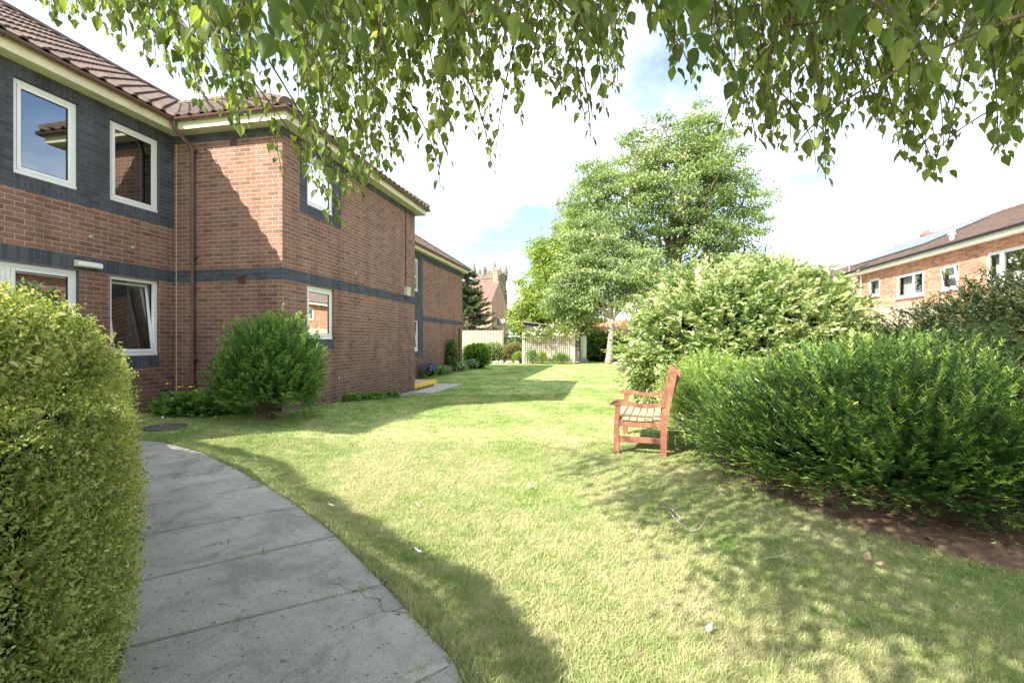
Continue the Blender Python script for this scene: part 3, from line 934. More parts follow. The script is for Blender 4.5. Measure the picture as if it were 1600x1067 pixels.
# grass growing over the edge of the slabs
ep = []
rs2 = np.random.RandomState(5)
for i in range(2, len(PR) - 1):
    a_, b_ = PR[i], PR[i + 1]; t_ = (b_ - a_).normalized(); n_ = Vector((t_.y, -t_.x, 0)); k_ = int((b_ - a_).length * 230)
    for j in range(k_):
        p_ = a_.lerp(b_, rs2.uniform()) + n_ * (.035 + .05 * rs2.uniform() ** 1.5 - (.035 if rs2.uniform() < .25 else 0)); ep.append((p_.x, p_.y, zat(p_)))
for i in range(3, len(PR) - 3):
    for j in range(9):
        u_ = rs2.uniform() ** 2.2 if rs2.uniform() < .7 else rs2.uniform(); p_ = PR[i].lerp(PL[i], u_)
        ep.append((p_.x + rs2.normal() * .004, p_.y + rs2.normal() * .004, zat(p_) + .004))
grass_stuff("grass", "longer rough grass fringe leaning over the edge of the concrete path", np.array(ep), tuft_mesh(4, 14, .03, .02, .055, .0035), 9, .7, 1.4)
# leaf litter and crumbs of soil on the shrub border
n_ = 9000
lx = rs2.uniform(-1.5, 6.5, n_); ly = rs2.uniform(0, 18, n_)
near = np.zeros(n_, bool)
for i in range(len(bed_edge) - 1):
    for q_ in np.linspace(0, 1, 8):
        e_ = bed_edge[i].lerp(bed_edge[i + 1], q_); near |= (lx - e_.x) ** 2 + (ly - e_.y) ** 2 < .75 ** 2
ok_ = in_poly(lx, ly, bed_poly) & near
lx, ly = lx[ok_], ly[ok_]; k_ = len(lx)
Pq = np.stack([lx, ly, gz(lx, ly) + .048], 1)
vv = leaves(Pq, rs2.normal(size=(k_, 3)) * np.array([1, 1, .25]), np.array([0, 0, 1.0]) + rs2.normal(size=(k_, 3)) * .35, rs2.uniform(.012, .05, k_), rs2.uniform(.008, .03, k_), 'oval', rs2)
tag(leaf_obj("leaf_litter", [vv], leaf_mat("leaf_litter_brown", [(0, (.05, .033, .022)), (.5, (.16, .10, .06)), (.85, (.30, .21, .13)), (1, (.42, .33, .22))], .1)), "dry brown leaf litter scattered on the shrub border soil", "leaf litter", None, "stuff")
# small clods
V = []; FC = []
for x_, y_ in zip(lx[::2], ly[::2]):
    r_ = rs2.uniform(.006, .028); z_ = float(gz(x_, y_)) + .04; b = len(V)
    for d_ in ((1, 0, 0), (0, 1, 0), (-1, 0, 0), (0, -1, 0), (0, 0, .8), (0, 0, -.6)):
        V.append((x_ + .01 + d_[0] * r_ * rs2.uniform(.6, 1.3), y_ + d_[1] * r_ * rs2.uniform(.6, 1.3), z_ + d_[2] * r_ * rs2.uniform(.6, 1.2)))
    FC += [[b, b + 1, b + 4], [b + 1, b + 2, b + 4], [b + 2, b + 3, b + 4], [b + 3, b, b + 4], [b + 1, b, b + 5], [b + 2, b + 1, b + 5], [b + 3, b + 2, b + 5], [b, b + 3, b + 5]]
tag(mesh_obj("soil_crumbs", np.array(V), FC, M['soil']), "small clods of dry soil on the shrub border", "soil crumbs", None, "stuff")

# ------------------------------------------------------------------ buildings
def wall_mesh(org, ud, L, z0, z1, holes, regions, reveal, mats, default=0, uoff=0.0, extra_u=(), gable=None):
    """org (x,y) start, ud unit dir along wall with outward normal to its right; returns V,F,UV,MI"""
    ud = Vector((ud[0], ud[1], 0)); nrm = Vector((ud.y, -ud.x, 0)); org = Vector((org[0], org[1], 0))
    us = {0, L}; vs_ = {z0, z1}
    for h in holes: us |= {h[0], h[1]}; vs_ |= {h[2], h[3]}
    for r in regions: us |= {max(0, r[0]), min(L, r[1])}; vs_ |= {max(z0, r[2]), min(z1, r[3])}
    us = sorted(us); vs_ = sorted(vs_)
    V = []; FC = []; UV = []; MI = []
    def quad(ps, uvs, mi):
        b = len(V); V.extend([tuple(p) for p in ps]); FC.append([b, b + 1, b + 2, b + 3]); UV.extend(uvs); MI.append(mi)
    for i in range(len(us) - 1):
        for j in range(len(vs_) - 1):
            u0, u1, v0, v1 = us[i], us[i + 1], vs_[j], vs_[j + 1]
            if u1 - u0 < 1e-6 or v1 - v0 < 1e-6: continue
            uc, vc = (u0 + u1) / 2, (v0 + v1) / 2
            if any(h[0] < uc < h[1] and h[2] < vc < h[3] for h in holes): continue
            mi = default
            for r in regions:
                if r[0] < uc < r[1] and r[2] < vc < r[3]: mi = r[4]
            pts = [org + ud * u + Vector((0, 0, v)) for u, v in ((u0, v0), (u1, v0), (u1, v1), (u0, v1))]
            quad(pts, [(uoff + u, v) for u, v in ((u0, v0), (u1, v0), (u1, v1), (u0, v1))], mi)
    for h in holes:
        u0, u1, v0, v1 = h[:4]; mi = h[4] if len(h) > 4 else default
        A = lambda u, v, d: org + ud * u - nrm * d + Vector((0, 0, v))
        quad([A(u0, v0, 0), A(u1, v0, 0), A(u1, v0, reveal), A(u0, v0, reveal)], [(u0, 0), (u1, 0), (u1, reveal), (u0, reveal)], mi)
        quad([A(u0, v1, reveal), A(u1, v1, reveal), A(u1, v1, 0), A(u0, v1, 0)], [(u0, 0), (u1, 0), (u1, reveal), (u0, reveal)], mi)
        quad([A(u0, v0, 0), A(u0, v0, reveal), A(u0, v1, reveal), A(u0, v1, 0)], [(0, v0), (reveal, v0), (reveal, v1), (0, v1)], mi)
        quad([A(u1, v0, reveal), A(u1, v0, 0), A(u1, v1, 0), A(u1, v1, reveal)], [(0, v0), (reveal, v0), (reveal, v1), (0, v1)], mi)
    return V, FC, UV, MI

def add_wall(name, parent, mats, *a, **k):
    V, FC, UV, MI = wall_mesh(*a, mats=mats, **k)
    return mesh_obj(name, np.array(V), FC, mats, parent, uv=UV, mi=MI)

def window(parent, org, ud, u0, u1, v0, v1, recess=.05, mull=(), tilt=0.0, curtain=None, card=False, net=False, transom=None, label=None, room=.9, glass='glass'):
    """frame set into a wall hole; returns the frame object (a part)"""
    ud = Vector((ud[0], ud[1], 0)); nrm = Vector((ud.y, -ud.x, 0)); up = Vector((0, 0, 1))
    O = Vector((org[0], org[1], 0)) - nrm * recess
    ax = (ud, nrm, up)
    g = .004
    u0 += g; u1 -= g; v0 += g; v1 -= g
    fw = .06
    mb = MB()
    def bar(a0, a1, b0, b1, d0=-.06, d1=.0, m=mb, ax_=ax, org_=O, bev=.006):
        m.box((a0, d0, b0), (a1, d1, b1), 0, bev, ax_, org_)
    bar(u0, u1, v0, v0 + fw, d1=.012); bar(u0, u1, v1 - fw, v1); bar(u0, u0 + fw, v0 + fw, v1 - fw); bar(u1 - fw, u1, v0 + fw, v1 - fw)
    for m_ in mull: bar(m_ - .03, m_ + .03, v0 + fw, v1 - fw)
    fr = mb.build("window", M['upvc'], parent)
    if label: fr['label'] = label
    edges = [u0 + fw] + [e for m_ in mull for e in (m_ - .03, m_ + .03)] + [u1 - fw]
    for k in range(0, len(edges), 2):
        a0, a1 = edges[k], edges[k + 1]; b0, b1 = v0 + fw, v1 - fw
        tl = tilt if (tilt and k == 0) else 0
        # sash, possibly tilted inwards about its bottom edge
        ct, st = math.cos(tl), math.sin(tl)
        axs = (ud, (nrm * ct + up * st), (up * ct - nrm * st))
        Os = O + ud * 0 + up * b0 - nrm * .02
        sb = MB()
        w = .052; e = .004
        H = b1 - b0
        d0, d1 = -.035, .026
        for lo, hi in (((a0 + e, d0, e), (a1 - e, d1, w)), ((a0 + e, d0, H - w), (a1 - e, d1, H - e)), ((a0 + e, d0, w), (a0 + w, d1, H - w)), ((a1 - w, d0, w), (a1 - e, d1, H - w))):
            sb.box(lo, hi, 0, .005, axs, Os)
        sa = sb.build("sash", M['upvc'], fr)
        gb = MB()
        q = .008
        for lo, hi in (((a0 + w, -.012, w), (a1 - w, .016, w + q)), ((a0 + w, -.012, H - w - q), (a1 - w, .016, H - w)), ((a0 + w, -.012, w + q), (a0 + w + q, .016, H - w - q)), ((a1 - w - q, -.012, w + q), (a1 - w, .016, H - w - q))):
            gb.box(lo, hi, 0, 0, axs, Os)
        gb.build("gasket", M['gasket'], fr)
        pb = MB(); pb.box((a0 + w + q * .5, -.003, w + q * .5), (a1 - w - q * .5, .003, H - w - q * .5), 0, 0, axs, Os)
        pb.build("pane", M[glass], fr)
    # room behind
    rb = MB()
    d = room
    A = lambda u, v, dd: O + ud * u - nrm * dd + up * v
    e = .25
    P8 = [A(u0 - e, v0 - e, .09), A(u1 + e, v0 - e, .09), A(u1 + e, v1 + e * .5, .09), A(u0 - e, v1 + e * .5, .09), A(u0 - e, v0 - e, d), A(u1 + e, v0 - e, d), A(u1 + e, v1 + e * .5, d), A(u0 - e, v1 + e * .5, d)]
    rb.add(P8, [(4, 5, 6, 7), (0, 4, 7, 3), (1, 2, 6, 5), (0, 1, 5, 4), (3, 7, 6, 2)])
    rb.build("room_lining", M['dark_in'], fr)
    if curtain or net:
        for (c0, c1, mt) in (curtain or []) + ([(u0 + .02, u1 - .02, 'net')] if net else []):
            n_ = 40; vs = []; fs = []
            for i in range(n_ + 1):
                uu = c0 + (c1 - c0) * i / n_
                dd = .17 + .022 * math.sin(i * 1.7) + (0 if mt == 'curtain' else .05)
                vs += [A(uu, v0 - .1, dd), A(uu, v1 + .05, dd)]
            for i in range(n_): fs.append([2 * i, 2 * i + 2, 2 * i + 3, 2 * i + 1])
            mesh_obj("curtain", np.array([tuple(v) for v in vs]), fs, M[mt], fr, smooth=True)
    return fr

SOF = 5.20      # soffit height
OV = 0.24
GUT = OV + .10
RZ0 = SOF + .19  # roof plane height at the gutter line
PITCH = .65
CX = -7.95; BXW = -5.66; AY = 7.42; BYN = 13.30; CYS = 1.62; CYN = 25.3
MATS3 = [M['brick'], M['grey'], M['soldier']]
home = thing("care_home", "two storey red brick building with blue grey bands and brown tiled roof beside the lawn", "building", (CX, 10, 0))

# C wall: from north-end... direction such that outward normal (+x) is to the right of ud: ud=(0,1) -> nrm=(1,0)
cw = lambda y: y - CYS
LC = AY - CYS
holesC = [(cw(4.98), cw(5.80), 3.69, 5.01, 1), (cw(6.26), cw(7.13), 3.69, 5.01, 1), (cw(4.40), cw(5.80), 1.13, 2.47, 1), (cw(6.26), cw(7.13), 1.13, 2.47, 0),
          (cw(2.6), cw(3.7), 3.69, 5.01, 1)]
regC = [(0, LC, 3.48, SOF + .1, 1), (0, LC, 2.475, 2.70, 2), (LC - .26, LC, 2.475, 2.70, 1)]
for h in holesC:
    if h[2] > 3: regC += [(h[0], h[1], 3.48, 3.69, 2), (h[0], h[1], 5.01, SOF + .1, 2)]
    else: regC += [(h[0], h[1], .92, 1.13, 2)]
add_wall("wall", home, MATS3, (CX, CYS), (0, 1), LC, -.3, SOF + .1, holesC, regC, .11)
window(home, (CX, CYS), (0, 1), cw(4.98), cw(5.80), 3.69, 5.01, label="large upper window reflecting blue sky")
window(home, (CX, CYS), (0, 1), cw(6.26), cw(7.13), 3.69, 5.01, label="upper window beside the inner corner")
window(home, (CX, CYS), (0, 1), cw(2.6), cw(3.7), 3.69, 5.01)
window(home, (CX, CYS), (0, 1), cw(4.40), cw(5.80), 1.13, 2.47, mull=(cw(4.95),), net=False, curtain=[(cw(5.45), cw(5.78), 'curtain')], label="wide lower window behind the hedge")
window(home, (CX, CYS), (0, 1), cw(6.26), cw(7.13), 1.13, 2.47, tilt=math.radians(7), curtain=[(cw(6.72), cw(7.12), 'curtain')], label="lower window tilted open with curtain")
# A wall (south face of bay), outward -y: nrm=(ud.y,-ud.x) => ud=(1,0) gives (0,-1)
LA = BXW - CX
add_wall("wall", home, MATS3, (CX, AY), (1, 0), LA, -.3, SOF + .1, [], [(0, LA, 2.475, 2.70, 1), (0, LA, 5.05, SOF + .1, 1)], .1, uoff=.04)
# B wall (east face of bay)
LB = BYN - AY
bw_ = lambda y: y - AY
holesB = [(bw_(8.13), bw_(9.05), 4.01, 5.0, 1), (bw_(8.13), bw_(9.05), 1.42, 2.47, 0), (bw_(8.13) + 90, bw_(9.05) + 90, 1, 2, 0)][:2]
regB = [(0, LB, 2.475, 2.70, 1), (bw_(8.13), bw_(9.05), 2.475, 2.70, 2), (0, LB, 5.05, SOF + .1, 1), (bw_(7.90), bw_(9.30), 3.80, SOF + .1, 1), (bw_(8.13), bw_(9.05), 3.80, 4.01, 2),
        (bw_(8.13), bw_(9.05), 1.21, 1.42, 2)]
add_wall("wall", home, MATS3, (BXW, AY), (0, 1), LB, -.3, SOF + .1, holesB, regB, .11, uoff=.10)
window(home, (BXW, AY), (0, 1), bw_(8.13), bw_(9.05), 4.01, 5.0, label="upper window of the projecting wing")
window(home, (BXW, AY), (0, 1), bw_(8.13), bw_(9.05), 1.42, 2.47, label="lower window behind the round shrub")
# north face of bay, then far part of C
add_wall("wall", home, MATS3, (BXW, BYN), (-1, 0), LA, -.4, SOF + .1, [], [(0, LA, 2.475, 2.70, 1), (0, LA, 5.05, SOF + .1, 1)], .1)
LD = CYN - BYN
dw = lambda y: y - BYN
holesD = [(dw(18.0), dw(19.1), 3.50, 4.90, 1), (dw(18.0), dw(19.1), .95, 2.28, 1), (dw(14.0), dw(15.0), -.05, 2.1, 0)]
regD = [(0, LD, 2.26, 2.48, 1), (0, LD, 4.93, SOF + .1, 1), (dw(17.6), dw(19.55), .72, SOF + .1, 1)]
add_wall("wall", home, MATS3, (CX, BYN), (0, 1), LD, -.4, SOF + .1, holesD, regD, .11)
window(home, (CX, BYN), (0, 1), dw(18.0), dw(19.1), 3.50, 4.90)
window(home, (CX, BYN), (0, 1), dw(18.0), dw(19.1), .95, 2.28, tilt=math.radians(7))
# door in the recess
dmb = MB(); dmb.box((CX - .10, 14.0, -.04), (CX - .05, 15.0, 2.1), 0, .006)
dr = dmb.build("door", M['upvc'], home)
hb = MB(); hb.tube([(CX - .02, 14.88, 1.0), (CX + .01, 14.88, 1.0), (CX + .01, 14.76, 1.0)], .01, 8); hb.build("handle", M['metal'], dr)
# north end and west and south walls
DEP = 6.2
add_wall("wall", home, MATS3, (CX, CYN), (-1, 0), DEP, -.4, SOF + .1, [], [(0, DEP, 2.26, 2.48, 1), (0, DEP, 4.93, SOF + .1, 1)], .1)
add_wall("wall", home, MATS3, (CX - DEP, CYN), (0, -1), CYN - CYS, -.4, SOF + .1, [], [(0, 40, 2.475, 2.70, 1)], .1)
add_wall("wall", home, MATS3, (CX - DEP, CYS), (1, 0), DEP, -.4, SOF + .1, [], [(0, DEP, 2.475, 2.70, 1), (0, DEP, 4.93, SOF + .1, 1)], .1)
# rough concrete footing at the far end of the bay
mb = MB()
mb.box((BXW - .2, 10.6, -.5), (BXW + .025, BYN + .02, -.085), 0, .012)
mb.build("footing", M['plinth'], home)

# eaves: soffit, fascia, gutter along the path of wall corners
eave = [(CX, CYS), (CX, AY), (BXW, AY), (BXW, BYN), (CX, BYN), (CX, CYN), (CX - DEP, CYN), (CX - DEP, CYS)]
def offset_poly(poly, d):
    out = []; n = len(poly)
    for i in range(n):
        p0 = Vector(poly[i - 1]).to_2d(); p1 = Vector(poly[i]).to_2d(); p2 = Vector(poly[(i + 1) % n]).to_2d()
        a = (p1 - p0).normalized(); b = (p2 - p1).normalized()
        n1 = Vector((a.y, -a.x)); n2 = Vector((b.y, -b.x))
        k = n1 + n2; k = k / (k.dot(n1))
        out.append(p1 + k * d)
    return out
def eave_strip(name, prof, mat, smooth=False, poly=eave, parent=None, closed=True):
    """prof: closed list of (offset, z)"""
    rings = [offset_poly(poly, o) for o, z in prof]
    n = len(poly); k = len(prof)
    V = []; FC = []
    for i in range(n):
        for j in range(k): V.append((rings[j][i].x, rings[j][i].y, prof[j][1]))
    for i in range(n):
        i2 = (i + 1) % n
        for j in range(k if closed else k - 1):
            j2 = (j + 1) % k
            FC.append([i * k + j, i2 * k + j, i2 * k + j2, i * k + j2])
    return mesh_obj(name, np.array(V), FC, mat, parent or home, smooth=smooth)
eave_strip("soffit", [(-.05, SOF), (OV - .001, SOF), (OV - .001, SOF + .012), (-.05, SOF + .012)], M['cream2'])
eave_strip("fascia", [(OV, SOF - .012), (OV + .02, SOF - .012), (OV + .02, SOF + .15), (OV, SOF + .15)], M['cream'])
gc = OV + .02 + .052; gzc = SOF + .165; gr = .052
prof = [(gc - math.cos(a) * gr, gzc - math.sin(a) * gr) for a in [math.pi * i / 8 for i in range(9)]]
prof += [(gc - math.cos(a) * (gr - .005), gzc - math.sin(a) * (gr - .005)) for a in [math.pi * i / 8 for i in range(8, -1, -1)]]
prof[8:8] = []
gut = eave_strip("gutter", prof, M['gutter'])
# gutter brackets
mb = MB()
def brackets(p0, p1, nrm, step=1.0):
    L = (Vector(p1) - Vector(p0)).length; k = int(L / step)
    for i in range(k + 1):
        p = Vector(p0).lerp(Vector(p1), (i + .35) / (k + 1))
        pts = [Vector((p.x, p.y, 0)) + Vector((nrm[0], nrm[1], 0)) * (gc - math.cos(a) * (gr + .006)) + Vector((0, 0, gzc - math.sin(a) * (gr + .006))) for a in [math.pi * q / 6 for q in range(7)]]
        MB().tube(pts, .009, 4).build("gutter_bracket", M['gutter'], home)
brackets((CX, CYS), (CX, AY - .3), (1, 0)); brackets((CX + .4, AY), (BXW, AY), (0, -1)); brackets((BXW, AY), (BXW, BYN), (1, 0)); brackets((CX, BYN + .4), (CX, CYN), (1, 0))

# pantile roof slopes
def pantile_slope(name, parent, e0, e1, inward, run, pitch, z_e, mat, clips, ox=.25, oy=.29, amp=.036, lip=.034, seg=8):
    """e0->e1 eave line (2D), inward 2D dir, run horizontal; clips: list of (co,no) planes, geometry on +no side removed"""
    e0 = Vector((*e0, 0)); e1 = Vector((*e1, 0)); inw = Vector((*inward, 0))
    L = (e1 - e0).length; u = (e1 - e0).normalized()
    sl = math.sqrt(1 + pitch * pitch)
    nu = int(L / ox) + 1; nc = int(run * sl / oy) + 1
    S = nu * seg + 1
    V = []; FC = []
    nrm = Vector((-inw.x * pitch, -inw.y * pitch, 1)).normalized()
    us = np.arange(S) * ox / seg
    ph = (np.arange(S) % seg) / seg
    # roman tile profile: flat pan with a rolled cover
    prof = amp * np.where(ph < .5, np.sin(ph / .5 * math.pi), -.12 * np.sin((ph - .5) / .5 * math.pi))
    for c in range(nc):
        b = len(V)
        s0, s1 = c * oy - (.04 if c == 0 else 0), (c + 1) * oy + .01
        for (s, hh) in ((s0, lip - .026), (s0, lip), (s1, 0.0)):
            base = e0 + inw * (s / sl) + Vector((0, 0, z_e + pitch * s / sl)) + nrm * hh
            P = np.array(base)[None] + np.array(u)[None] * us[:, None] + np.array(nrm)[None] * prof[:, None]
            V.extend(P.tolist())
        for r in range(2):
            for i in range(S - 1):
                q = b + r * S + i
                FC.append([q, q + 1, q + 1 + S, q + S])
    bm = bmesh.new()
    me = bpy.data.meshes.new("tmp"); me.from_pydata(V, [], FC); bm.from_mesh(me); bpy.data.meshes.remove(me)
    for co, no in clips:
        bmesh.ops.bisect_plane(bm, geom=bm.verts[:] + bm.edges[:] + bm.faces[:], plane_co=co, plane_no=no, clear_outer=True)
    bm.verts.index_update()
    V = np.array([v.co[:] for v in bm.verts]); FC = [[v.index for v in f.verts] for f in bm.faces]
    bm.free()
    return mesh_obj(name, V, FC, mat, parent, smooth=False)

def ridge_line(mb, p0, p1, r=.11, step=.40):
    p0 = Vector(p0); p1 = Vector(p1); L = (p1 - p0).length; k = max(1, int(L / step)); t = (p1 - p0).normalized()
    s = t.cross(Vector((0, 0, 1))).normalized(); w = s.cross(t)
    for i in range(k):
        a = p0 + t * (L * i / k); b = p0 + t * (L * (i + 1) / k + .03)
        vs = []
        for q, rr in ((a, r * 1.06), (b, r)):
            for j in range(9):
                th = math.pi * j / 8
                vs.append(q + s * math.cos(th) * rr + w * (math.sin(th) * rr - .03))
        fs = [[j, j + 1, j + 10, j + 9] for j in range(8)] + [list(range(9))[::-1], [9 + j for j in range(9)]]
        mb.add(vs, fs)

gx = CX + GUT - .03                     # east eave line of main range
RUN = (DEP + 2 * (GUT - .03)) / 2
ridge_x = gx - RUN; ridge_z = RZ0 + PITCH * RUN
yS = CYS - GUT + .03; yN = CYN + GUT - .03
X_N = (ridge_x, yN - RUN, ridge_z); X_S = (ridge_x, yS + RUN, ridge_z)
gxw = CX - DEP - GUT + .03
V3 = Vector
ymid = (yS + yN) / 2
pantile_slope("roof", home, (gx, yS), (gx, yN), (-1, 0), RUN, PITCH, RZ0, M['tile'],
              [(V3((gx, yN, 0)), V3((-1, 1, 0))), (V3((gx, yS, 0)), V3((-1, -1, 0))), (V3((ridge_x, 0, 0)), V3((-1, 0, 0)))])
pantile_slope("roof", home, (gx, yN), (gxw, yN), (0, -1), RUN, PITCH, RZ0, M['tile'],
              [(V3((gx, yN, 0)), V3((1, -1, 0))), (V3((gxw, yN, 0)), V3((-1, -1, 0)))], seg=4)
pantile_slope("roof", home, (gx, yS), (gxw, yS), (0, 1), RUN, PITCH, RZ0, M['tile'],
              [(V3((gx, yS, 0)), V3((1, 1, 0))), (V3((gxw, yS, 0)), V3((-1, 1, 0)))], seg=4)
pantile_slope("roof", home, (gxw, yS), (gxw, yN), (1, 0), RUN, PITCH, RZ0, M['tile'],
              [(V3((gxw, yN, 0)), V3((1, 1, 0))), (V3((gxw, yS, 0)), V3((1, -1, 0))), (V3((ridge_x, 0, 0)), V3((1, 0, 0)))], seg=4)
yb0 = AY - GUT + .03; yb1 = BYN + GUT - .03; xb = BXW + GUT - .03; brun = (yb1 - yb0) / 2; ybm = (yb0 + yb1) / 2
bz = RZ0 + PITCH * brun
pantile_slope("roof", home, (xb, yb0), (xb, yb1), (-1, 0), brun, PITCH, RZ0, M['tile'],
              [(V3((xb, yb1, 0)), V3((-1, 1, 0))), (V3((xb, yb0, 0)), V3((-1, -1, 0)))])
pantile_slope("roof", home, (ridge_x, yb0), (xb, yb0), (0, 1), brun, PITCH, RZ0, M['tile'],
              [(V3((xb, yb0, 0)), V3((1, 1, 0))), (V3((gx, yb0, 0)), V3((-1, -1, 0))), (V3((0, ybm, 0)), V3((0, 1, 0)))])
pantile_slope("roof", home, (xb, yb1), (ridge_x, yb1), (0, -1), brun, PITCH, RZ0, M['tile'],
              [(V3((xb, yb1, 0)), V3((1, -1, 0))), (V3((gx, yb1, 0)), V3((-1, 1, 0))), (V3((0, ybm, 0)), V3((0, -1, 0)))])
mb = MB()
ridge_line(mb, (ridge_x, yS + RUN, ridge_z + .03), (ridge_x, yN - RUN, ridge_z + .03))
ridge_line(mb, (gx, yN, RZ0 + .05), (ridge_x, yN - RUN, ridge_z + .05))
ridge_line(mb, (gx, yS, RZ0 + .05), (ridge_x, yS + RUN, ridge_z + .05))
ridge_line(mb, (xb, yb0, RZ0 + .05), (xb - brun, ybm, bz + .05))
ridge_line(mb, (xb, yb1, RZ0 + .05), (xb - brun, ybm, bz + .05))
ridge_line(mb, (xb - brun, ybm, bz + .03), (ridge_x, ybm, bz + .03))
mb.build("ridge_tile", M['tile'], home)

# downpipe on the bay front with swan neck
def downpipe(x, y, side, zb, name="downpipe"):
    sx, sy = side
    off = .075
    px_, py_ = x + sx * off, y + sy * off
    go = gc
    mb = MB()
    gxp, gyp = x + sx * go - .14, y + sy * go
    pts = [(gxp, gyp, gzc - .04), (gxp, gyp, gzc - .16), (gxp + .02, gyp - sy * .02, gzc - .20), (px_ - .02, py_ + sy * .02, gzc - .42), (px_, py_, gzc - .47), (px_, py_, gzc - .55)]
    mb.tube(pts, .036, 12)
    mb.tube([(px_, py_, gzc - .50), (px_, py_, zb)], .034, 12)
    for zc in (gzc - .52, 2.90, 1.02, .35):
        mb.tube([(px_, py_, zc), (px_, py_, zc + .07)], .041, 12)
        mb.box((px_ - .06, min(py_, y) if sy else py_ - .05, zc + .02), (px_ + .06, (min(py_, y) + abs(py_ - y)) if sy else py_ + .05, zc + .05), 0, .004)
    return mb.build(name, M['gutter'], home, smooth=False)
downpipe(-7.47, AY, (0, -1), .05)
# thin black drain rod at the far wing end
mb = MB(); mb.tube([(CX + .05, 24.6, 2.1), (CX + .05, 24.6, -.2)], .03, 8); mb.build("drain_pipe", M['blackp'], home)

def air_vent(x, z):
    mb = MB()
    w = .075
    mb.box((x - w, AY - .012, z - w), (x + w, AY - .002, z + w), 0, .003)
    for i in range(4):
        zz = z - w + .025 + i * .034
        mb.box((x - w + .012, AY - .03, zz), (x + w - .012, AY - .012, zz + .012), 0, .003)
    mb.box((x - w, AY - .032, z + w - .012), (x + w, AY - .012, z + w), 0, .003)
    mb.build("air_vent", M['gutter'], home)
air_vent(-6.48, 2.50); air_vent(-6.66, 5.0)
# expansion joint of pale mastic beside the inner corner
mb = MB(); mb.box((CX + .045, AY - .004, -.1), (CX + .063, AY + .01, 5.05)); mb.build("mastic_joint", plain("pale_mastic", (.42, .38, .30), .7), home)
# bulkhead light over the wide window
mb = MB(); mb.box((CX + .002, 5.72, 2.52), (CX + .05, 6.10, 2.62), 0, .01)
wl = mb.build("wall_light", M['boxp'], home)
mb = MB(); mb.box((CX + .05, 5.735, 2.53), (CX + .095, 6.085, 2.60), 0, .014); mb.build("diffuser", M['upvc'], wl)
# cable and junction box
mb = MB(); mb.tube([(BXW + .012, 12.62, SOF), (BXW + .012, 12.62, 4.0), (BXW + .014, 12.63, 2.9)], .012, 6); mb.build("cable", M['blackp'], home)
mb = MB(); mb.box((BXW + .002, 12.52, 2.68), (BXW + .10, 12.78, 2.93), 0, .012); mb.build("junction_box", M['boxp'], home)
# little wall fixings
for (x_, y_, z_) in ((CX, 5.95, 3.02), (CX, 6.62, 2.98), (BXW, 9.9, 2.95), (BXW, 9.2, .6)):
    MB().box((x_ + .002, y_ - .02, z_ - .02), (x_ + .03, y_ + .02, z_ + .02), 0, .006).build("wall_fixing", M['boxp'], home)
# white card inside the upper window
mb = MB(); mb.box((CX - .14, 5.19, 3.80), (CX - .13, 5.36, 3.90)); mb.build("window_card", M['paper'], home)

# door step with yellow nosing and slab
t = thing("door_step", "raised grey concrete step with bright yellow painted nosing at the recess", "step", (-6.9, 14.4, -.15))
mb = MB(); mb.box((CX + .01, BYN + .06, -.14), (-5.90, 15.5, .03), 0, .01); mb.build("tread", M['step'], t)
mb = MB(); mb.box((-5.90, BYN + .06, -.06), (-5.80, 15.52, .045), 0, .012); mb.box((-7.9, 15.50, -.06), (-5.90, 15.58, .045), 0, .012); mb.build("nosing", M['yellow'], t)
mb = MB(); mb.box((CX + .01, BYN + .04, -.4), (-5.16, 16.35, -.145), 0, .012)
tag(mb.build("paving_slab", M['step'], loc=(-6.5, 15, -.3)), "flat grey concrete slab projecting from under the yellow edged step", "paving slab")

# manhole cover
c_ = G(258, 668)
t = thing("manhole_cover", "flat grey round manhole cover in the grass near the hedge end", "manhole cover", (c_.x, c_.y, c_.z))
mb = MB(); mb.tube([(c_.x, c_.y, c_.z + .005), (c_.x, c_.y, c_.z + .022)], .25, 28); mb.build("lid", M['iron'], t)
mb = MB()
pts = [(c_.x + .265 * math.cos(a), c_.y + .265 * math.sin(a), c_.z + .012) for a in [2 * math.pi * i / 28 for i in range(29)]]
mb.tube(pts, .014, 6, cap=False); mb.build("rim", M['iron'], t)

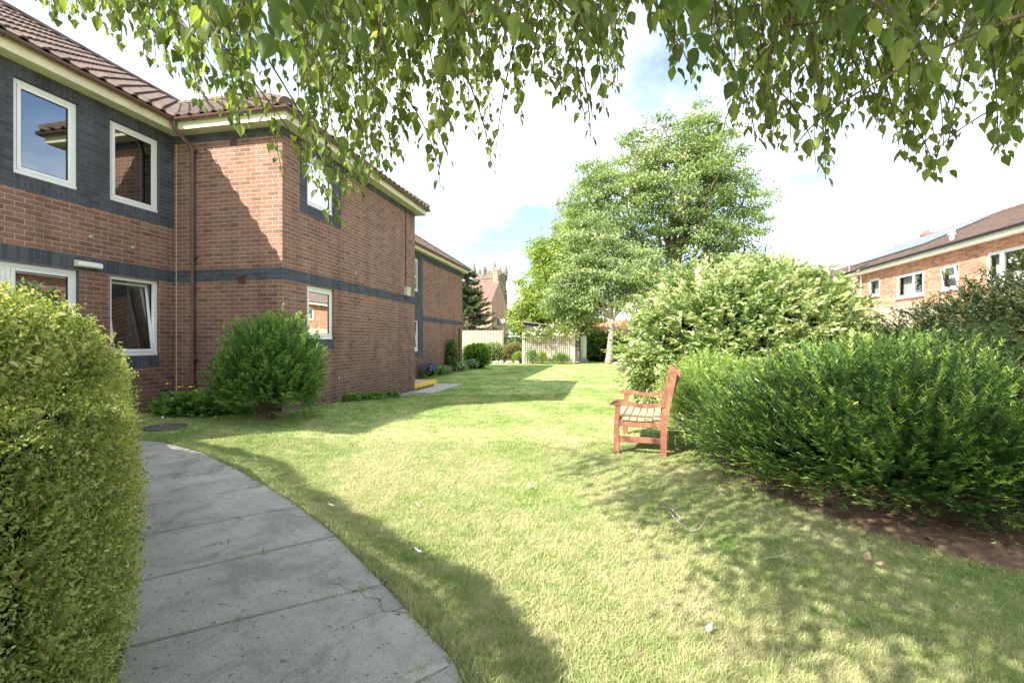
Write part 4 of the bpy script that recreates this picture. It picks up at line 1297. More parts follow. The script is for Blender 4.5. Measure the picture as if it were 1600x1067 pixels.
# ------------------------------------------------------------------ bench
def build_bench():
    bx_, by_ = W(1.245, 5.80).x, W(1.245, 5.80).y
    ang = math.radians(-6.5)
    ux = Vector((math.cos(ang), math.sin(ang), 0)); uy = Vector((-math.sin(ang), math.cos(ang), 0)); uz = Vector((0, 0, 1))
    zg = float(gz(bx_, by_))
    t = thing("garden_bench", "worn brown hardwood garden bench on the lawn facing the brick building", "bench", (bx_, by_, zg))
    O = Vector((bx_, by_, zg)); AX = (ux, uy, uz)
    Lb = 1.32
    fn = lambda a, y, b: O + ux * a + uy * y + uz * b
    def plank(m, a0, a1, y0, y1, z0, z1, bev=.006): m.box((a0, y0, z0), (a1, y1, z1), 0, bev, AX, O)
    def curved(m, line, widths, y0, y1):
        """profile swept in a-z plane from centre line with half widths"""
        L_, R_ = [], []
        for i, (a, b) in enumerate(line):
            p0 = line[max(i - 1, 0)]; p1 = line[min(i + 1, len(line) - 1)]
            dx, dz = p1[0] - p0[0], p1[1] - p0[1]; l = math.hypot(dx, dz); nx_, nz_ = -dz / l, dx / l
            L_.append((a + nx_ * widths[i], b + nz_ * widths[i])); R_.append((a - nx_ * widths[i], b - nz_ * widths[i]))
        for i in range(len(line) - 1):
            m.prism([L_[i], L_[i + 1], R_[i + 1], R_[i]], y0, y1, 0, fn)
    for y0 in (0.0, Lb):
        y1 = y0 + .06
        # front leg: gently waisted, from ground to arm
        m = MB()
        prof = [(0, 0), (.068, 0), (.062, .25), (.066, .46), (.078, .60), (.02, .60), (.008, .46), (0, .25)]
        m.prism(prof, y0, y1, 0, fn)
        m.build("leg", M['teak'], t)
        # rear leg: straight to the seat then raked, widening in the middle
        m = MB()
        prof = [(.545, -.02), (.612, -.02), (.628, .42), (.66, .60), (.735, 1.00), (.700, 1.03), (.655, 1.02), (.585, .68), (.55, .48)]
        m.prism(prof, y0, y1, 0, fn)
        m.build("leg", M['teak'], t)
        m = MB()
        prof = [(-.055, .600), (-.030, .640), (.03, .664), (.10, .667), (.18, .648), (.28, .626), (.40, .622), (.50, .634), (.585, .650), (.60, .605), (.50, .590), (.40, .580), (.28, .585), (.18, .598), (.05, .602)]
        m.prism(prof, y0 - .012, y1 + .012, 0, fn)
        m.build("armrest", M['teak'], t)
        m = MB(); plank(m, .062, .55, y0 + .012, y1 - .012, .155, .225); m.build("stretcher", M['teak'], t)
        m = MB(); plank(m, .060, .555, y0 + .010, y1 - .010, .345, .425); m.build("seat_rail", M['teak'], t)
    # long rails front and back
    m = MB(); plank(m, .02, .055, .06, Lb, .36, .43); m.build("front_rail", M['teak'], t)
    m = MB(); plank(m, .56, .595, .06, Lb, .36, .43); m.build("rear_rail", M['teak'], t)
    # seat slats with slight dip
    dips = [0, -.008, -.014, -.015, -.010, 0]
    for i in range(6):
        a0 = .012 + i * .091
        y0, y1 = (.066, Lb - .006) if i in (0, 5) else (-.008, Lb + .068)
        zz = .432 + dips[i]
        m = MB(); plank(m, a0, a0 + .081, y0, y1, zz, zz + .028, .009); m.build("seat_slat", M['seatwood'], t)
    # backrest: bottom and top rail, vertical slats, all raked
    rk = math.atan2(.115, .42)
    uzr = (uz * math.cos(rk) + ux * math.sin(rk)); uxr = (ux * math.cos(rk) - uz * math.sin(rk))
    Ob = O + ux * .590 + uz * .455; AR = (uxr, uy, uzr)
    m = MB(); m.box((0.0, .06, .0), (.04, Lb, .10), 0, .006, AR, Ob); m.build("back_rail", M['teak_lit'], t)
    m = MB()
    # top rail with a gently crowned top
    n_ = 14
    for i in range(n_):
        y0 = .06 + (Lb - .06) * i / n_; y1 = .06 + (Lb - .06) * (i + 1) / n_
        h0 = .545 + .035 * math.sin(math.pi * i / n_); h1 = .545 + .035 * math.sin(math.pi * (i + 1) / n_)
        vs = [Ob + uxr * a + uy * y + uzr * h for (a, y, h) in ((0, y0, .465), (.04, y0, .465), (.04, y0, h0), (0, y0, h0), (0, y1, .465), (.04, y1, .465), (.04, y1, h1), (0, y1, h1))]
        m.add(vs, [(0, 3, 2, 1), (4, 5, 6, 7), (0, 1, 5, 4), (1, 2, 6, 5), (2, 3, 7, 6), (3, 0, 4, 7)])
    m.build("top_rail", M['teak_lit'], t)
    for i in range(11):
        y0 = .10 + i * .113
        m = MB(); m.box((.010, y0, .095), (.030, y0 + .062, .47), 0, .003, AR, Ob); m.build("back_slat", M['teak_lit'], t)
    # screw heads on the near front leg
    for (a, b) in ((.03, .40), (.03, .365)):
        MB().tube([fn(a, -.004, b), fn(a, .004, b)], .007, 8).build("screw", M['metal'], t)
build_bench()

# ------------------------------------------------------------------ clipped hedge along the path
def build_hedge():
    rs = np.random.RandomState(21)
    t = thing("clipped_hedge", "tall clipped yellow green hedge with rounded top beside the concrete path", "hedge", (*PL[4].xy, 0))
    # front face control line (camera frame), offset from the left path edge
    line = [(-.52, -2.2), (-.76, -1.0), (-.80, -.2), (-.92, .55), (-1.10, 1.05), (-1.42, 1.72), (-1.86, 2.30), (-2.25, 2.78), (-2.72, 3.28), (-3.31, 3.86), (-3.95, 4.38), (-4.65, 4.84), (-5.5, 5.20)]
    pts = [W(*p) for p in line]
    # arc length param
    seg = [(pts[i + 1] - pts[i]).length for i in range(len(pts) - 1)]
    cum = np.concatenate([[0], np.cumsum(seg)]); LT = cum[-1]
    PX_ = np.array([[p.x, p.y] for p in pts])
    def at(s):
        return np.stack([np.interp(s, cum, PX_[:, 0]), np.interp(s, cum, PX_[:, 1])], -1)
    def frame(s):
        p = at(s); q = at(np.minimum(s + .15, LT)); r = at(np.maximum(s - .15, 0))
        tg = unit(q - r); nm = np.stack([tg[:, 1], -tg[:, 0]], -1)  # toward path
        return p, tg, nm
    wid = 1.1
    def top(s): return 1.57 - .16 * sst(LT * .38, LT * .56, s) + .10 * sst(LT * .70, LT * .80, s)
    def sb(s): return .62 + .02 * sst(LT * .38, LT * .54, s) - .38 * sst(LT * .68, LT * .78, s)
    # cross section: front face (vertical), rounded shoulder, top, back. parameter v: 0..1 front, 1..2 shoulder, 2..3 top
    Rs = .30
    def surf(s, v):
        p, tg, nm = frame(s)
        H = top(s)
        d = np.zeros_like(s); z = np.zeros_like(s); nn = np.zeros_like(s); nz_ = np.zeros_like(s)
        m1 = v < 1; m2 = (v >= 1) & (v < 2); m3 = v >= 2
        z[m1] = (H[m1] - Rs) * v[m1] ; d[m1] = -.05 + .05 * np.sin(v[m1] * math.pi) ; nn[m1] = 1
        a = (v[m2] - 1) * math.pi / 2
        z[m2] = H[m2] - Rs + Rs * np.sin(a); d[m2] = -.05 - sb(s[m2]) * (1 - np.cos(a)); nn[m2] = np.cos(a); nz_[m2] = np.sin(a)
        z[m3] = H[m3] + .02 * np.sin((v[m3] - 2) * 3); d[m3] = -.05 - sb(s[m3]) - (wid - sb(s[m3])) * (v[m3] - 2); nz_[m3] = 1
        end = sst(LT - .35, LT, s)     # rounds off at the far end
        P = np.concatenate([p + nm * (d - end ** 2 * .22)[:, None], z[:, None]], 1)
        N = np.concatenate([nm * nn[:, None] + tg * (end * .8 * (nn > 0))[:, None], nz_[:, None]], 1)
        return P, unit(N)
    def shoots(n, s, v, L, Wd, depth, mat_sel, up=.45, per=7, sh=.10):
        P, N = surf(s, v)
        P = P + N * (.03 * fbm(P, 3.2)[:, None] + .045 * fbm(P, 9)[:, None] - depth * rs.uniform(0, 1, (n, 1)))
        sd = unit(N * .8 + np.array([0, 0, up]) + rs.normal(size=(n, 3)) * .45)
        k = np.arange(per)
        tt = (k[None] + rs.uniform(0, .7, (n, per))) / per
        sl_ = sh * rs.uniform(.5, 1.2, n)
        Pl = P[:, None] + sd[:, None] * (tt * sl_[:, None])[:, :, None]
        side = unit(np.cross(sd, rs.normal(size=(n, 3))))
        side2 = np.cross(sd, side)
        ph = k[None, :] * 1.57 + rs.uniform(0, 6.28, (n, 1))
        rad = side[:, None] * np.cos(ph)[:, :, None] + side2[:, None] * np.sin(ph)[:, :, None]
        Dl = unit(sd[:, None] * .7 + rad * .9 + rs.normal(size=(n, per, 3)) * .2)
        Nl = unit(sd[:, None] * .9 - rad * .4 + N[:, None] * .5 + rs.normal(size=(n, per, 3)) * .3)
        sc = rs.uniform(.5, 1.45, (n, per))
        rnd = np.clip(rs.uniform(0, .55, n)[:, None] + tt * .35 + rs.normal(size=(n, per)) * .12, 0, 1)
        f = lambda a: a.reshape(-1, 3)
        return leaves(f(Pl), f(Dl), f(Nl), L * sc.ravel(), Wd * sc.ravel(), 'oval', rs, rnd.ravel())
    # face
    nf = 30000
    s = rs.uniform(0, LT, nf) ** 1.0; v = rs.uniform(0, 1.6, nf)
    s = np.concatenate([rs.uniform(LT * .16, LT * .42, nf // 2), rs.uniform(LT * .36, LT * .66, nf - nf // 2 - 2500), rs.uniform(LT * .64, LT, 2500)])
    A = shoots(nf, s, v, .0128, .0072, .085, 0, sh=.08)
    nt_ = 6500
    s = rs.uniform(LT * .2, LT, nt_); v = rs.uniform(1.0, 2.95, nt_)
    B = shoots(nt_, s, v, .016, .009, .05, 0, up=.9)
    # far end face
    ne = 2600
    p, tg, nm = frame(np.full(ne, LT))
    uu = rs.uniform(0, 1, ne) ** .8; zz = rs.uniform(.02, 1.25, ne)
    endP = np.concatenate([p - nm * (.22 + uu * (wid - .2))[:, None] + tg * (.02 + .25 * np.sin(np.pi * np.clip(uu * .9 + .1, 0, 1)))[:, None], zz[:, None]], 1)
    Ne = np.concatenate([tg * .9 + nm * (.4 - uu)[:, None], np.zeros((ne, 1))], 1)
    def raw(P, N, L, Wd, per=7, sh=.09):
        n = len(P)
        sd = unit(N + np.array([0, 0, .4]) + rs.normal(size=(n, 3)) * .45)
        tt = rs.uniform(0, 1, (n, per)); Pl = P[:, None] + sd[:, None] * (tt * sh)[:, :, None]
        Dl = unit(sd[:, None] * .6 + rs.normal(size=(n, per, 3)) * .7); Nl = unit(N[:, None] + rs.normal(size=(n, per, 3)) * .5)
        rnd = np.clip(rs.uniform(0, .6, n)[:, None] + tt * .3, 0, 1)
        f = lambda a: a.reshape(-1, 3)
        return leaves(f(Pl), f(Dl), f(Nl), np.full(n * per, L), np.full(n * per, Wd), 'oval', rs, rnd.ravel())
    C = raw(endP, Ne, .021, .012)
    leaf_obj("foliage", [A, B, C], M['hedge_leaf'], t)
    # bright new shoots over the shoulder
    nn_ = 5200
    s = rs.uniform(LT * .2, LT, nn_); v = 1 + 1.9 * rs.uniform(0, 1, nn_) ** .8
    D1 = shoots(nn_, s, v, .0165, .0095, -.01, 0, up=1.1, per=8, sh=.08)
    s = rs.uniform(LT * .42, LT * .72, 1500); v = rs.uniform(.0, 1.2, 1500)
    D2 = shoots(1500, s, v, .013, .0075, -.0, 0, up=.5, per=6, sh=.07)
    leaf_obj("young_foliage", [D1, D2], M['hedge_tip'], t)
    # dark inner mass, shade put into its colour
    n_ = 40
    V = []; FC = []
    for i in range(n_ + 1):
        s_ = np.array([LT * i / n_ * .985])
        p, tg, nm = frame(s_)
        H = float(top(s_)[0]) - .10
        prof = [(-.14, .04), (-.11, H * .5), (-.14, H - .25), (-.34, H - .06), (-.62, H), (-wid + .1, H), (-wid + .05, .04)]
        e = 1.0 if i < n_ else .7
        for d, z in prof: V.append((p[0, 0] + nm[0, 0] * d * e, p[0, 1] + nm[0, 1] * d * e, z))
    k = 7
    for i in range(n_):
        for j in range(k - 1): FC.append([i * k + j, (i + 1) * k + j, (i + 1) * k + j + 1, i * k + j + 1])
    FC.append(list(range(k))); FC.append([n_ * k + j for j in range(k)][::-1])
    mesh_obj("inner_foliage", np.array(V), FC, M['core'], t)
    mb = MB()
    for i in range(26):
        s_ = np.array([rs.uniform(0, LT)]); p, tg, nm = frame(s_)
        b = Vector((p[0, 0] - nm[0, 0] * .3, p[0, 1] - nm[0, 1] * .3, -.02)); o = -rs.uniform(-.02, .12)
        e = Vector((p[0, 0] + nm[0, 0] * o, p[0, 1] + nm[0, 1] * o, rs.uniform(.4, 1.3)))
        mb.tube([b, (b + e) / 2 + Vector(rs.normal(size=3) * .04), e], [.012, .008, .003], 5)
    mb.build("stem", M['twig'], t)
build_hedge()

# ------------------------------------------------------------------ shrubs
in_home = lambda P: ((P[:, 0] < BXW + .02) & (P[:, 1] > AY - .02) & (P[:, 1] < BYN)) | (P[:, 0] < CX + .02)
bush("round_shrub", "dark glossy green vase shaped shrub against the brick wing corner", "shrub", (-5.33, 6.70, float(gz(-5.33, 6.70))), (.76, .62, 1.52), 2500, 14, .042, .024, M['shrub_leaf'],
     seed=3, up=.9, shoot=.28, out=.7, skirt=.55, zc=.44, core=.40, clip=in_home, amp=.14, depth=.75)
# yew
yb = W(3.86, 4.95)
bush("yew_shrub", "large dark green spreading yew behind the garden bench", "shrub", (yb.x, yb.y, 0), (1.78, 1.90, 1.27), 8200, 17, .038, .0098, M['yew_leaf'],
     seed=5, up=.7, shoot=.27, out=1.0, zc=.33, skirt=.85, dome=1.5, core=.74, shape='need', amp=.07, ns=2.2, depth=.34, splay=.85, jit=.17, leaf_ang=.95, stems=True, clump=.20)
yb2 = W(6.3, 5.3)
bush("yew_shrub", "second yew merging into the first at the right edge under the cotoneaster", "shrub", (yb2.x, yb2.y, 0), (1.5, 1.5, .62), 2600, 18, .038, .0098, M['yew_leaf'],
     seed=6, up=.5, shoot=.42, out=1.0, zc=.36, core=.8, shape='need', amp=.08, depth=.28, splay=1.15, jit=.22, leaf_ang=.75)
# added stand-in for the yew's lit left side, sunlight put into its leaf colour
p = W(3.25, 7.5)
bush("lit_yew_side", "added yew foliage behind the bench back, sunlit yellow green by its colour", "shrub", (p.x, p.y, float(gz(p.x, p.y))), (.75, .9, 1.0), 2200, 18, .036, .0095,
     leaf_mat("sunlit_yew_leaf", [(0, (.07, .14, .025)), (.5, (.15, .25, .045)), (1, (.40, .48, .12))], .25, 1.2), seed=8, up=.75, shoot=.34, out=.9, zc=.4, core=.6, shape='need', depth=.3, jit=.22, splay=1.0)
# dogwood
p = W(5.15, 10.6)
bush("variegated_dogwood", "huge cream and green variegated dogwood shrub in front of the right hand houses", "shrub", (p.x, p.y, -.1), (2.35, 2.3, 3.12), 4200, 12, .10, .06, M['dogwood_leaf'],
     seed=9, up=.25, shoot=.42, out=.9, zc=.42, core=.74, amp=.12, ns=2.4, depth=.36, jit=.35)
p = W(4.35, 10.2)
bush("variegated_dogwood", "lower pale variegated shrub between the bench back and the huge dogwood", "shrub", (p.x, p.y, -.1), (1.15, 1.2, 1.55), 1300, 12, .085, .05, M['dogwood_leaf'],
     seed=10, up=.3, shoot=.3, out=.9, zc=.42, core=.75, amp=.14, depth=.32, jit=.35)
p = W(5.1, 14.2)
bush("leafy_shrub", "mid green leafy shrub beyond the pale dogwood on the lawn edge", "shrub", (p.x, p.y, -.19), (1.15, 1.5, 1.75), 1500, 10, .075, .045, M['lime_leaf'],
     seed=12, up=.4, shoot=.3, zc=.42, core=.75, depth=.32)
p = W(5.15, 17.6)
bush("leafy_shrub", "fine leaved darker green shrub nearest the pale tree trunk", "shrub", (p.x, p.y, -.19), (1.0, 1.5, 1.35), 1300, 14, .055, .018, M['shrub_leaf'],
     seed=13, up=.8, shoot=.34, zc=.42, core=.75, depth=.32)
# cotoneaster
p = W(7.1, 6.5)
bush("cotoneaster", "tall dark small leaved cotoneaster at the right edge above the yew", "shrub", (p.x, p.y, 0), (1.95, 1.7, 2.12), 7600, 15, .036, .022, M['cot_leaf'],
     seed=15, up=.2, shoot=.26, out=.8, zc=.4, core=.84, amp=.14, ns=2.6, depth=.35, jit=.45)
p = W(6.1, 9.3)
bush("golden_shrub", "lighter olive arching shrub between the dark cotoneaster and the dogwood", "shrub", (p.x, p.y, 0), (1.2, 1.2, 1.55), 1700, 12, .042, .022,
     leaf_mat("olive_leaf", [(0, (.10, .13, .03)), (.5, (.22, .24, .07)), (1, (.45, .40, .14))], .3, 1.2), seed=16, up=.5, shoot=.30, out=.7, zc=.4, core=.55, amp=.2, depth=.5, jit=.45)
# pink flowering stems between bench and dogwood
p = W(3.45, 9.1)
bush("pink_flowering_plant", "pale pink flowering plant showing just above the bench arm", "flower", (p.x, p.y, -.08), (.55, .6, 1.0), 500, 9, .04, .024, leaf_mat("pink_tinged_leaf", [(0, (.22, .30, .10)), (.6, (.45, .44, .22)), (.75, (.66, .44, .38)), (1, (.80, .62, .55))], .35, 1.1),
     seed=18, up=.7, shoot=.3, zc=.4, core=.6)

# low leafy plant with yellow poppies
p = Vector((-7.0, 6.95, float(gz(-7.0, 6.95))))
bush("low_leafy_plant", "low spreading green plant with yellow poppies at the inner wall corner", "plant", p, (.62, .34, .30), 420, 9, .07, .045, M['low_leaf'], seed=20, up=.5, shoot=.16, zc=.3, core=.6, clip=in_home, stems=False)
pl = bpy.data.objects[[o.name for o in bpy.data.objects if o.name.startswith("low_leafy_plant")][0]]
for (x_, z_) in ((-7.62, .50), (-7.35, .45), (-7.07, .46), (-6.99, .40), (-6.86, .34)):
    q = Vector((x_, 6.98 + .05 * math.sin(x_ * 9), p.z + z_))
    mb = MB(); MB().tube([(x_ + .05, 6.98, p.z + .1), q], .004, 4).build("flower_stem", M['twig'], pl)
    for k in range(5):
        a = k * 1.257
        d = Vector((math.cos(a), math.sin(a) - .4, .45)).normalized(); s_ = d.cross(Vector((0, 0, 1))).normalized()
        mb.add([q, q + d * .03 + s_ * .028, q + d * .06 + s_ * .012, q + d * .06 - s_ * .012, q + d * .03 - s_ * .028], [(0, 1, 2, 3, 4)])
    mb.build("poppy", M['petal_y'], pl)
p = Vector((-6.35, 7.08, float(gz(-6.35, 7.08))))
bush("wall_weed", "scrappy low weeds left of the round shrub at the brick wall foot", "plant", p, (.35, .14, .16), 130, 7, .045, .028, M['low_leaf'], seed=22, up=.6, shoot=.12, core=0, clip=in_home, stems=False)
for i, (yy, lb) in enumerate(((9.55, "small weed at the wing wall foot nearest the shrub"), (10.15, "small weed at the wall foot, second from the round shrub"), (10.75, "small weed at the wall foot beside the rough concrete footing"), (11.6, "tiny weed growing against the rough concrete footing"))):
    bush("wall_weed", lb, "plant", (BXW + .12, yy, float(gz(BXW, yy))), (.12, .16, .13), 45, 6, .07, .035, M['low_leaf'], seed=30 + i, up=.5, shoot=.10, core=0, stems=False, clip=in_home, group="weeds along the wing wall")

# border plants along the far wing
wx_ = CX + .32
def flower_clump(name, label, x, y, R, mat, petal, seed, n=60):
    p = Vector((x, y, float(gz(x, y))))
    t = bush(name, label, "flower", p, R, 220, 7, .05, .026, mat, seed=seed, up=.7, shoot=.15, core=.6, stems=False, clip=in_home)
    rs = np.random.RandomState(seed)
    d = sphere_dirs(rs, n, .0)
    P = np.array(p) + np.array([0, 0, R[2] * .5]) + d * np.array([R[0] * 1.02, R[1] * 1.02, R[2] * .62])
    parts = []
    for k in range(4):
        a = rs.normal(size=(n, 3)); parts.append(leaves(P, a, d + a * .1, .05, .045, 'oval', rs))
    leaf_obj("blossom", parts, petal, t)
flower_clump("purple_flower", "clump of purple flowers under the lower window of the far wing", wx_ + .1, 19.3, (.30, .45, .62), M['low_leaf'], M['petal_p'], 41, 110)
flower_clump("small_border_plant", "small pale border plant just past the purple flowers", wx_, 20.6, (.25, .35, .40), M['low_leaf'], M['petal_w'], 42, 14)
flower_clump("small_border_plant", "grey green border plant before the climbing plant", wx_, 21.6, (.25, .35, .30), M['birchfar_leaf'], M['petal_w'], 43, 6)
flower_clump("small_border_plant", "low plant just beyond the climbing plant", wx_, 24.0, (.25, .4, .35), M['birchfar_leaf'], M['petal_w'], 44, 18)
flower_clump("blue_flower", "clump of pale blue flowers at the foot of the round green bush", wx_ + .15, 25.5, (.35, .4, .5), M['low_leaf'], M['petal_b'], 45, 50)
p = Vector((CX + .22, 22.75, -.19))
bush("climbing_plant", "tall narrow climbing plant with white flowers against the far wing", "plant", p, (.20, .36, 1.62), 420, 9, .07, .045, M['shrub_leaf'], seed=46, up=.5, shoot=.16, core=.5, zc=.45, clip=in_home)
p = Vector((-7.55, 26.9, -.19))
bush("round_bush", "rounded bright green clipped bush at the far wing corner", "shrub", p, (.72, .75, 1.38), 1100, 10, .06, .038, leaf_mat("bright_bush_leaf", [(0, (.09, .20, .02)), (.5, (.18, .34, .04)), (1, (.34, .48, .09))], .3, 1.2), seed=47, up=.4, shoot=.16, core=.85, zc=.5, amp=.06, depth=.15)

# ------------------------------------------------------------------ right hand terraced houses
HX = 12.6
def terrace():
    t = thing("terraced_house", "row of orange brick houses with brown roof behind the right hand fence", "building", (HX + 3, 18, 0))
    y0, y1 = 8.0, 31.4
    EZ = 4.86
    # west face: outward normal -x -> ud=(0,-1)
    wl = lambda y: y1 - y
    wins = []
    def px_y(px):
        k = (px - 800) / F
        Z = HX / (k * CA - SA); return k * Z * SA + Z * CA
    def px_z(px, py):
        k = (px - 800) / F
        Z = HX / (k * CA - SA); return EYE + (533 - py) / F * Z
    L = y1 - y0
    ws = [(px_y(1374.4), px_y(1357.6), 3.56, 4.42, (), 0, None), (px_y(1443), px_y(1401), 3.28, 4.30, (.62,), 0, None), (px_y(1497.7), px_y(1471), 3.34, 4.26, (), 1, None), (px_y(1640), px_y(1541), 3.24, 4.38, (.80,), 0, None),
          (px_y(1334), px_y(1312), 3.30, 4.30, (.5,), 0, None)]
    holes = []
    for (a, b, z0, z1, mu, ti, _) in ws:
        holes.append((wl(b), wl(a), z0, z1, 0))
    # ground floor windows and door
    for (a, b) in ((10.2, 12.4), (14.0, 16.2), (19.2, 21.4), (24.0, 26.0)):
        holes.append((wl(b), wl(a), .95, 2.15, 0))
    add_wall("wall", t, [M['orange_brick']], (HX, y1), (0, -1), L, -.4, EZ + .15, holes, [], .09)
    add_wall("wall", t, [M['orange_brick']], (HX, y0), (1, 0), 7.8, -.4, EZ + .15, [], [], .09)
    add_wall("wall", t, [M['orange_brick']], (HX + 7.8, y0), (0, 1), L, -.4, EZ + .15, [], [], .09)
    add_wall("wall", t, [M['orange_brick']], (HX + 7.8, y1), (-1, 0), 7.8, -.4, EZ + .15, [], [], .09)
    for i, h in enumerate(holes):
        w = h[1] - h[0]
        mu = ws[i][4] if i < 5 else (.5,)
        fr = window(t, (HX, y1), (0, -1), h[0], h[1], h[2], h[3], mull=tuple(h[0] + w * (m if i != 3 else 1 - .74) for m in mu), recess=.03, curtain=[(h[0] + .05, h[0] + w * (.38 if i != 3 else .2), 'net')] if i != 2 else [(h[0], h[1], 'net')], room=1.5, tilt=-math.radians(9) if i == 2 else 0, glass='glass_far')
        mb = MB(); mb.box((HX - .07, y1 - h[1] - .06, h[2] - .06), (HX + .02, y1 - h[0] + .06, h[2] - .002), 0, .008); mb.build("sill", M['lead'] if i != 0 else M['step'], fr)
    # gable triangles and roof
    rx = HX + 3.9; rz = EZ + 2.02; ex = HX - .38; ez = EZ + .10
    k_ = (rz - ez) / (rx - ex)
    mb = MB()
    for yy, s in ((y0, -1), (y1, 1)):
        mb.add([(HX, yy, EZ + .14), (HX + 7.8, yy, EZ + .14), (rx, yy, rz - .1)], [(0, 1, 2) if s < 0 else (2, 1, 0)])
    mb.build("gable", plain("orange_brick_gable", (.46, .22, .14), .9, .2), t)
    # stepped tile courses
    def slope(x0, z0, x1, z1, sgn):
        n_ = 26; V = []; FC = []
        for i in range(n_):
            u0, u1 = i / n_, (i + 1) / n_
            xa, xb_ = x0 + (x1 - x0) * u0, x0 + (x1 - x0) * u1 + .01 * sgn
            za, zb = z0 + (z1 - z0) * u0, z0 + (z1 - z0) * u1
            b = len(V)
            V += [(xa, y0 - .15, za), (xa, y1 + .15, za), (xa, y1 + .15, za + .035), (xa, y0 - .15, za + .035), (xb_, y1 + .15, zb + .004), (xb_, y0 - .15, zb + .004)]
            FC += [[b, b + 1, b + 2, b + 3] if sgn < 0 else [b, b + 1, b + 2, b + 3], [b + 3, b + 2, b + 4, b + 5]]
        return V, FC
    V, FC = slope(ex, ez, rx, rz, 1); r1 = mesh_obj("roof", np.array(V), FC, M['tile_far'], t)
    V, FC = slope(2 * rx - ex, ez, rx, rz, -1); mesh_obj("roof", np.array(V), FC, M['tile_far'], t)
    mb = MB(); ridge_line(mb, (rx, y0 - .15, rz + .02), (rx, y1 + .15, rz + .02), .12, .45); mb.build("ridge_tile", M['tile_far'], t)
    # verge boards
    mb = MB()
    for xe in (ex, 2 * rx - ex):
        for yy in (y0 - .16, y1 + .14):
            a, b = Vector((xe, yy, ez - .12)), Vector((rx, yy, rz - .12))
            mb.add([a, b, b + Vector((0, 0, .14)), a + Vector((0, 0, .14)), a + Vector((0, .03, 0)), b + Vector((0, .03, 0)), b + Vector((0, .03, .14)), a + Vector((0, .03, .14))], [(0, 1, 2, 3), (7, 6, 5, 4), (3, 2, 6, 7), (0, 4, 5, 1)])
    mb.build("verge_board", M['render_w'], t)
    mb = MB(); mb.box((ex + .03, y0 - .1, EZ - .10), (ex + .06, y1 + .1, EZ + .09)); mb.box((ex + .06, y0 - .1, EZ - .10), (HX, y1 + .1, EZ - .08))
    mb.build("fascia", M['render_w'], t)
    mb = MB(); mb.tube([(ex - .03, y0 - .1, EZ + .07), (ex - .03, y1 + .1, EZ + .07)], .05, 8); mb.build("gutter", M['gasket'], t)
    # white canopy fascia above ground floor
    mb = MB(); mb.box((HX - .75, 9.0, 2.52), (HX - .72, 27.5, 2.76)); mb.box((HX - .75, 9.0, 2.76), (HX - .002, 27.5, 2.80)); mb.build("porch_canopy", M['render_w'], t)
    # solar panels lie just above the north part of the slope
    yA = 24.2
    for r_ in range(2):
        for c_ in range(6):
            u0 = .34 + r_ * .31; u1 = u0 + .29
            ya = yA + c_ * 1.08; yb_ = ya + 1.02
            f = lambda u, y, h: (ex + (rx - ex) * u, y, ez + (rz - ez) * u + .06 + h)
            mb = MB(); mb.add([f(u0, ya, 0), f(u1, ya, 0), f(u1, yb_, 0), f(u0, yb_, 0), f(u0, ya, .05), f(u1, ya, .05), f(u1, yb_, .05), f(u0, yb_, .05)],
                              [(0, 3, 2, 1), (4, 5, 6, 7), (0, 1, 5, 4), (1, 2, 6, 5), (2, 3, 7, 6), (3, 0, 4, 7)])
            mb.build("solar_panel", M['solar'], t)
    # chimney stack end, roof vent, aerial, dish, downpipe
    mb = MB(); q = PX(1446, 30.5)
    mb.box((rx + .4, 29.7, rz - .4), (rx + .85, 30.2, rz + .42), 0, .01); ch = mb.build("chimney", M['tile_red'], t)
    mb = MB(); mb.tube([(rx + .62, 29.95, rz + .4), (rx + .62, 29.95, rz + .58)], [.13, .11], 10); mb.build("chimney_pot", M['tile_red'], ch)
    mb = MB(); zv = ez + k_ * .55 + 0
    yv = 20.9
    mb.tube([(ex + .55, yv, zv), (ex + .55, yv, zv + .36)], .075, 10); mb.tube([(ex + .55, yv, zv + .20), (ex + .55, yv, zv + .26)], .12, 10); mb.tube([(ex + .55, yv, zv + .33), (ex + .55, yv, zv + .40)], .11, 10)
    mb.build("roof_vent", M['white_pot'], t)
    ya = 23.9
    mb = MB(); zt = rz + 1.75
    mb.tube([(rx, ya, rz - .2), (rx, ya, zt)], .02, 5)
    mb.tube([(rx - .1, ya + .35, zt - .12), (rx + .1, ya - .95, zt + .35)], .012, 4)
    for k in range(7):
        u = k / 6; c_ = Vector((rx - .1, ya + .35, zt - .12)).lerp(Vector((rx + .1, ya - .95, zt + .35)), u)
        mb.tube([c_ - Vector((.17, 0, 0)), c_ + Vector((.17, 0, 0))], .007, 4)
    mb.build("aerial", M['lead'], t)
    yd = px_y(1347)
    mb = MB(); mb.tube([(HX - .05, yd, -.2), (HX - .05, yd, EZ - .05)], .035, 8); mb.build("downpipe", M['white_pot'], t)
    mb = MB()
    mb.tube([(HX - .03, yd + .6, 4.1), (HX - .3, yd + .6, 4.15), (HX - .32, yd + .6, 5.7)], .018, 6)
    mb.tube([(HX - .32, yd + .6, 5.3), (HX - .45, yd - .5, 5.65)], .014, 5); pm = mb.build("dish_mast", M['metal'], t)
    mb = MB()
    c0 = Vector((HX - .45, yd - .6, 5.95)); ax_ = Vector((-.75, -.55, .3)).normalized(); s1 = ax_.cross(Vector((0, 0, 1))).normalized(); s2 = s1.cross(ax_)
    vs = [c0]; fs = []
    for r_ in range(1, 5):
        for k in range(20):
            a = 2 * math.pi * k / 20; rr = .36 * r_ / 4
            vs.append(c0 + s1 * math.cos(a) * rr + s2 * math.sin(a) * rr + ax_ * (.10 * (r_ / 4) ** 2))
    for k in range(20): fs.append((0, 1 + k, 1 + (k + 1) % 20))
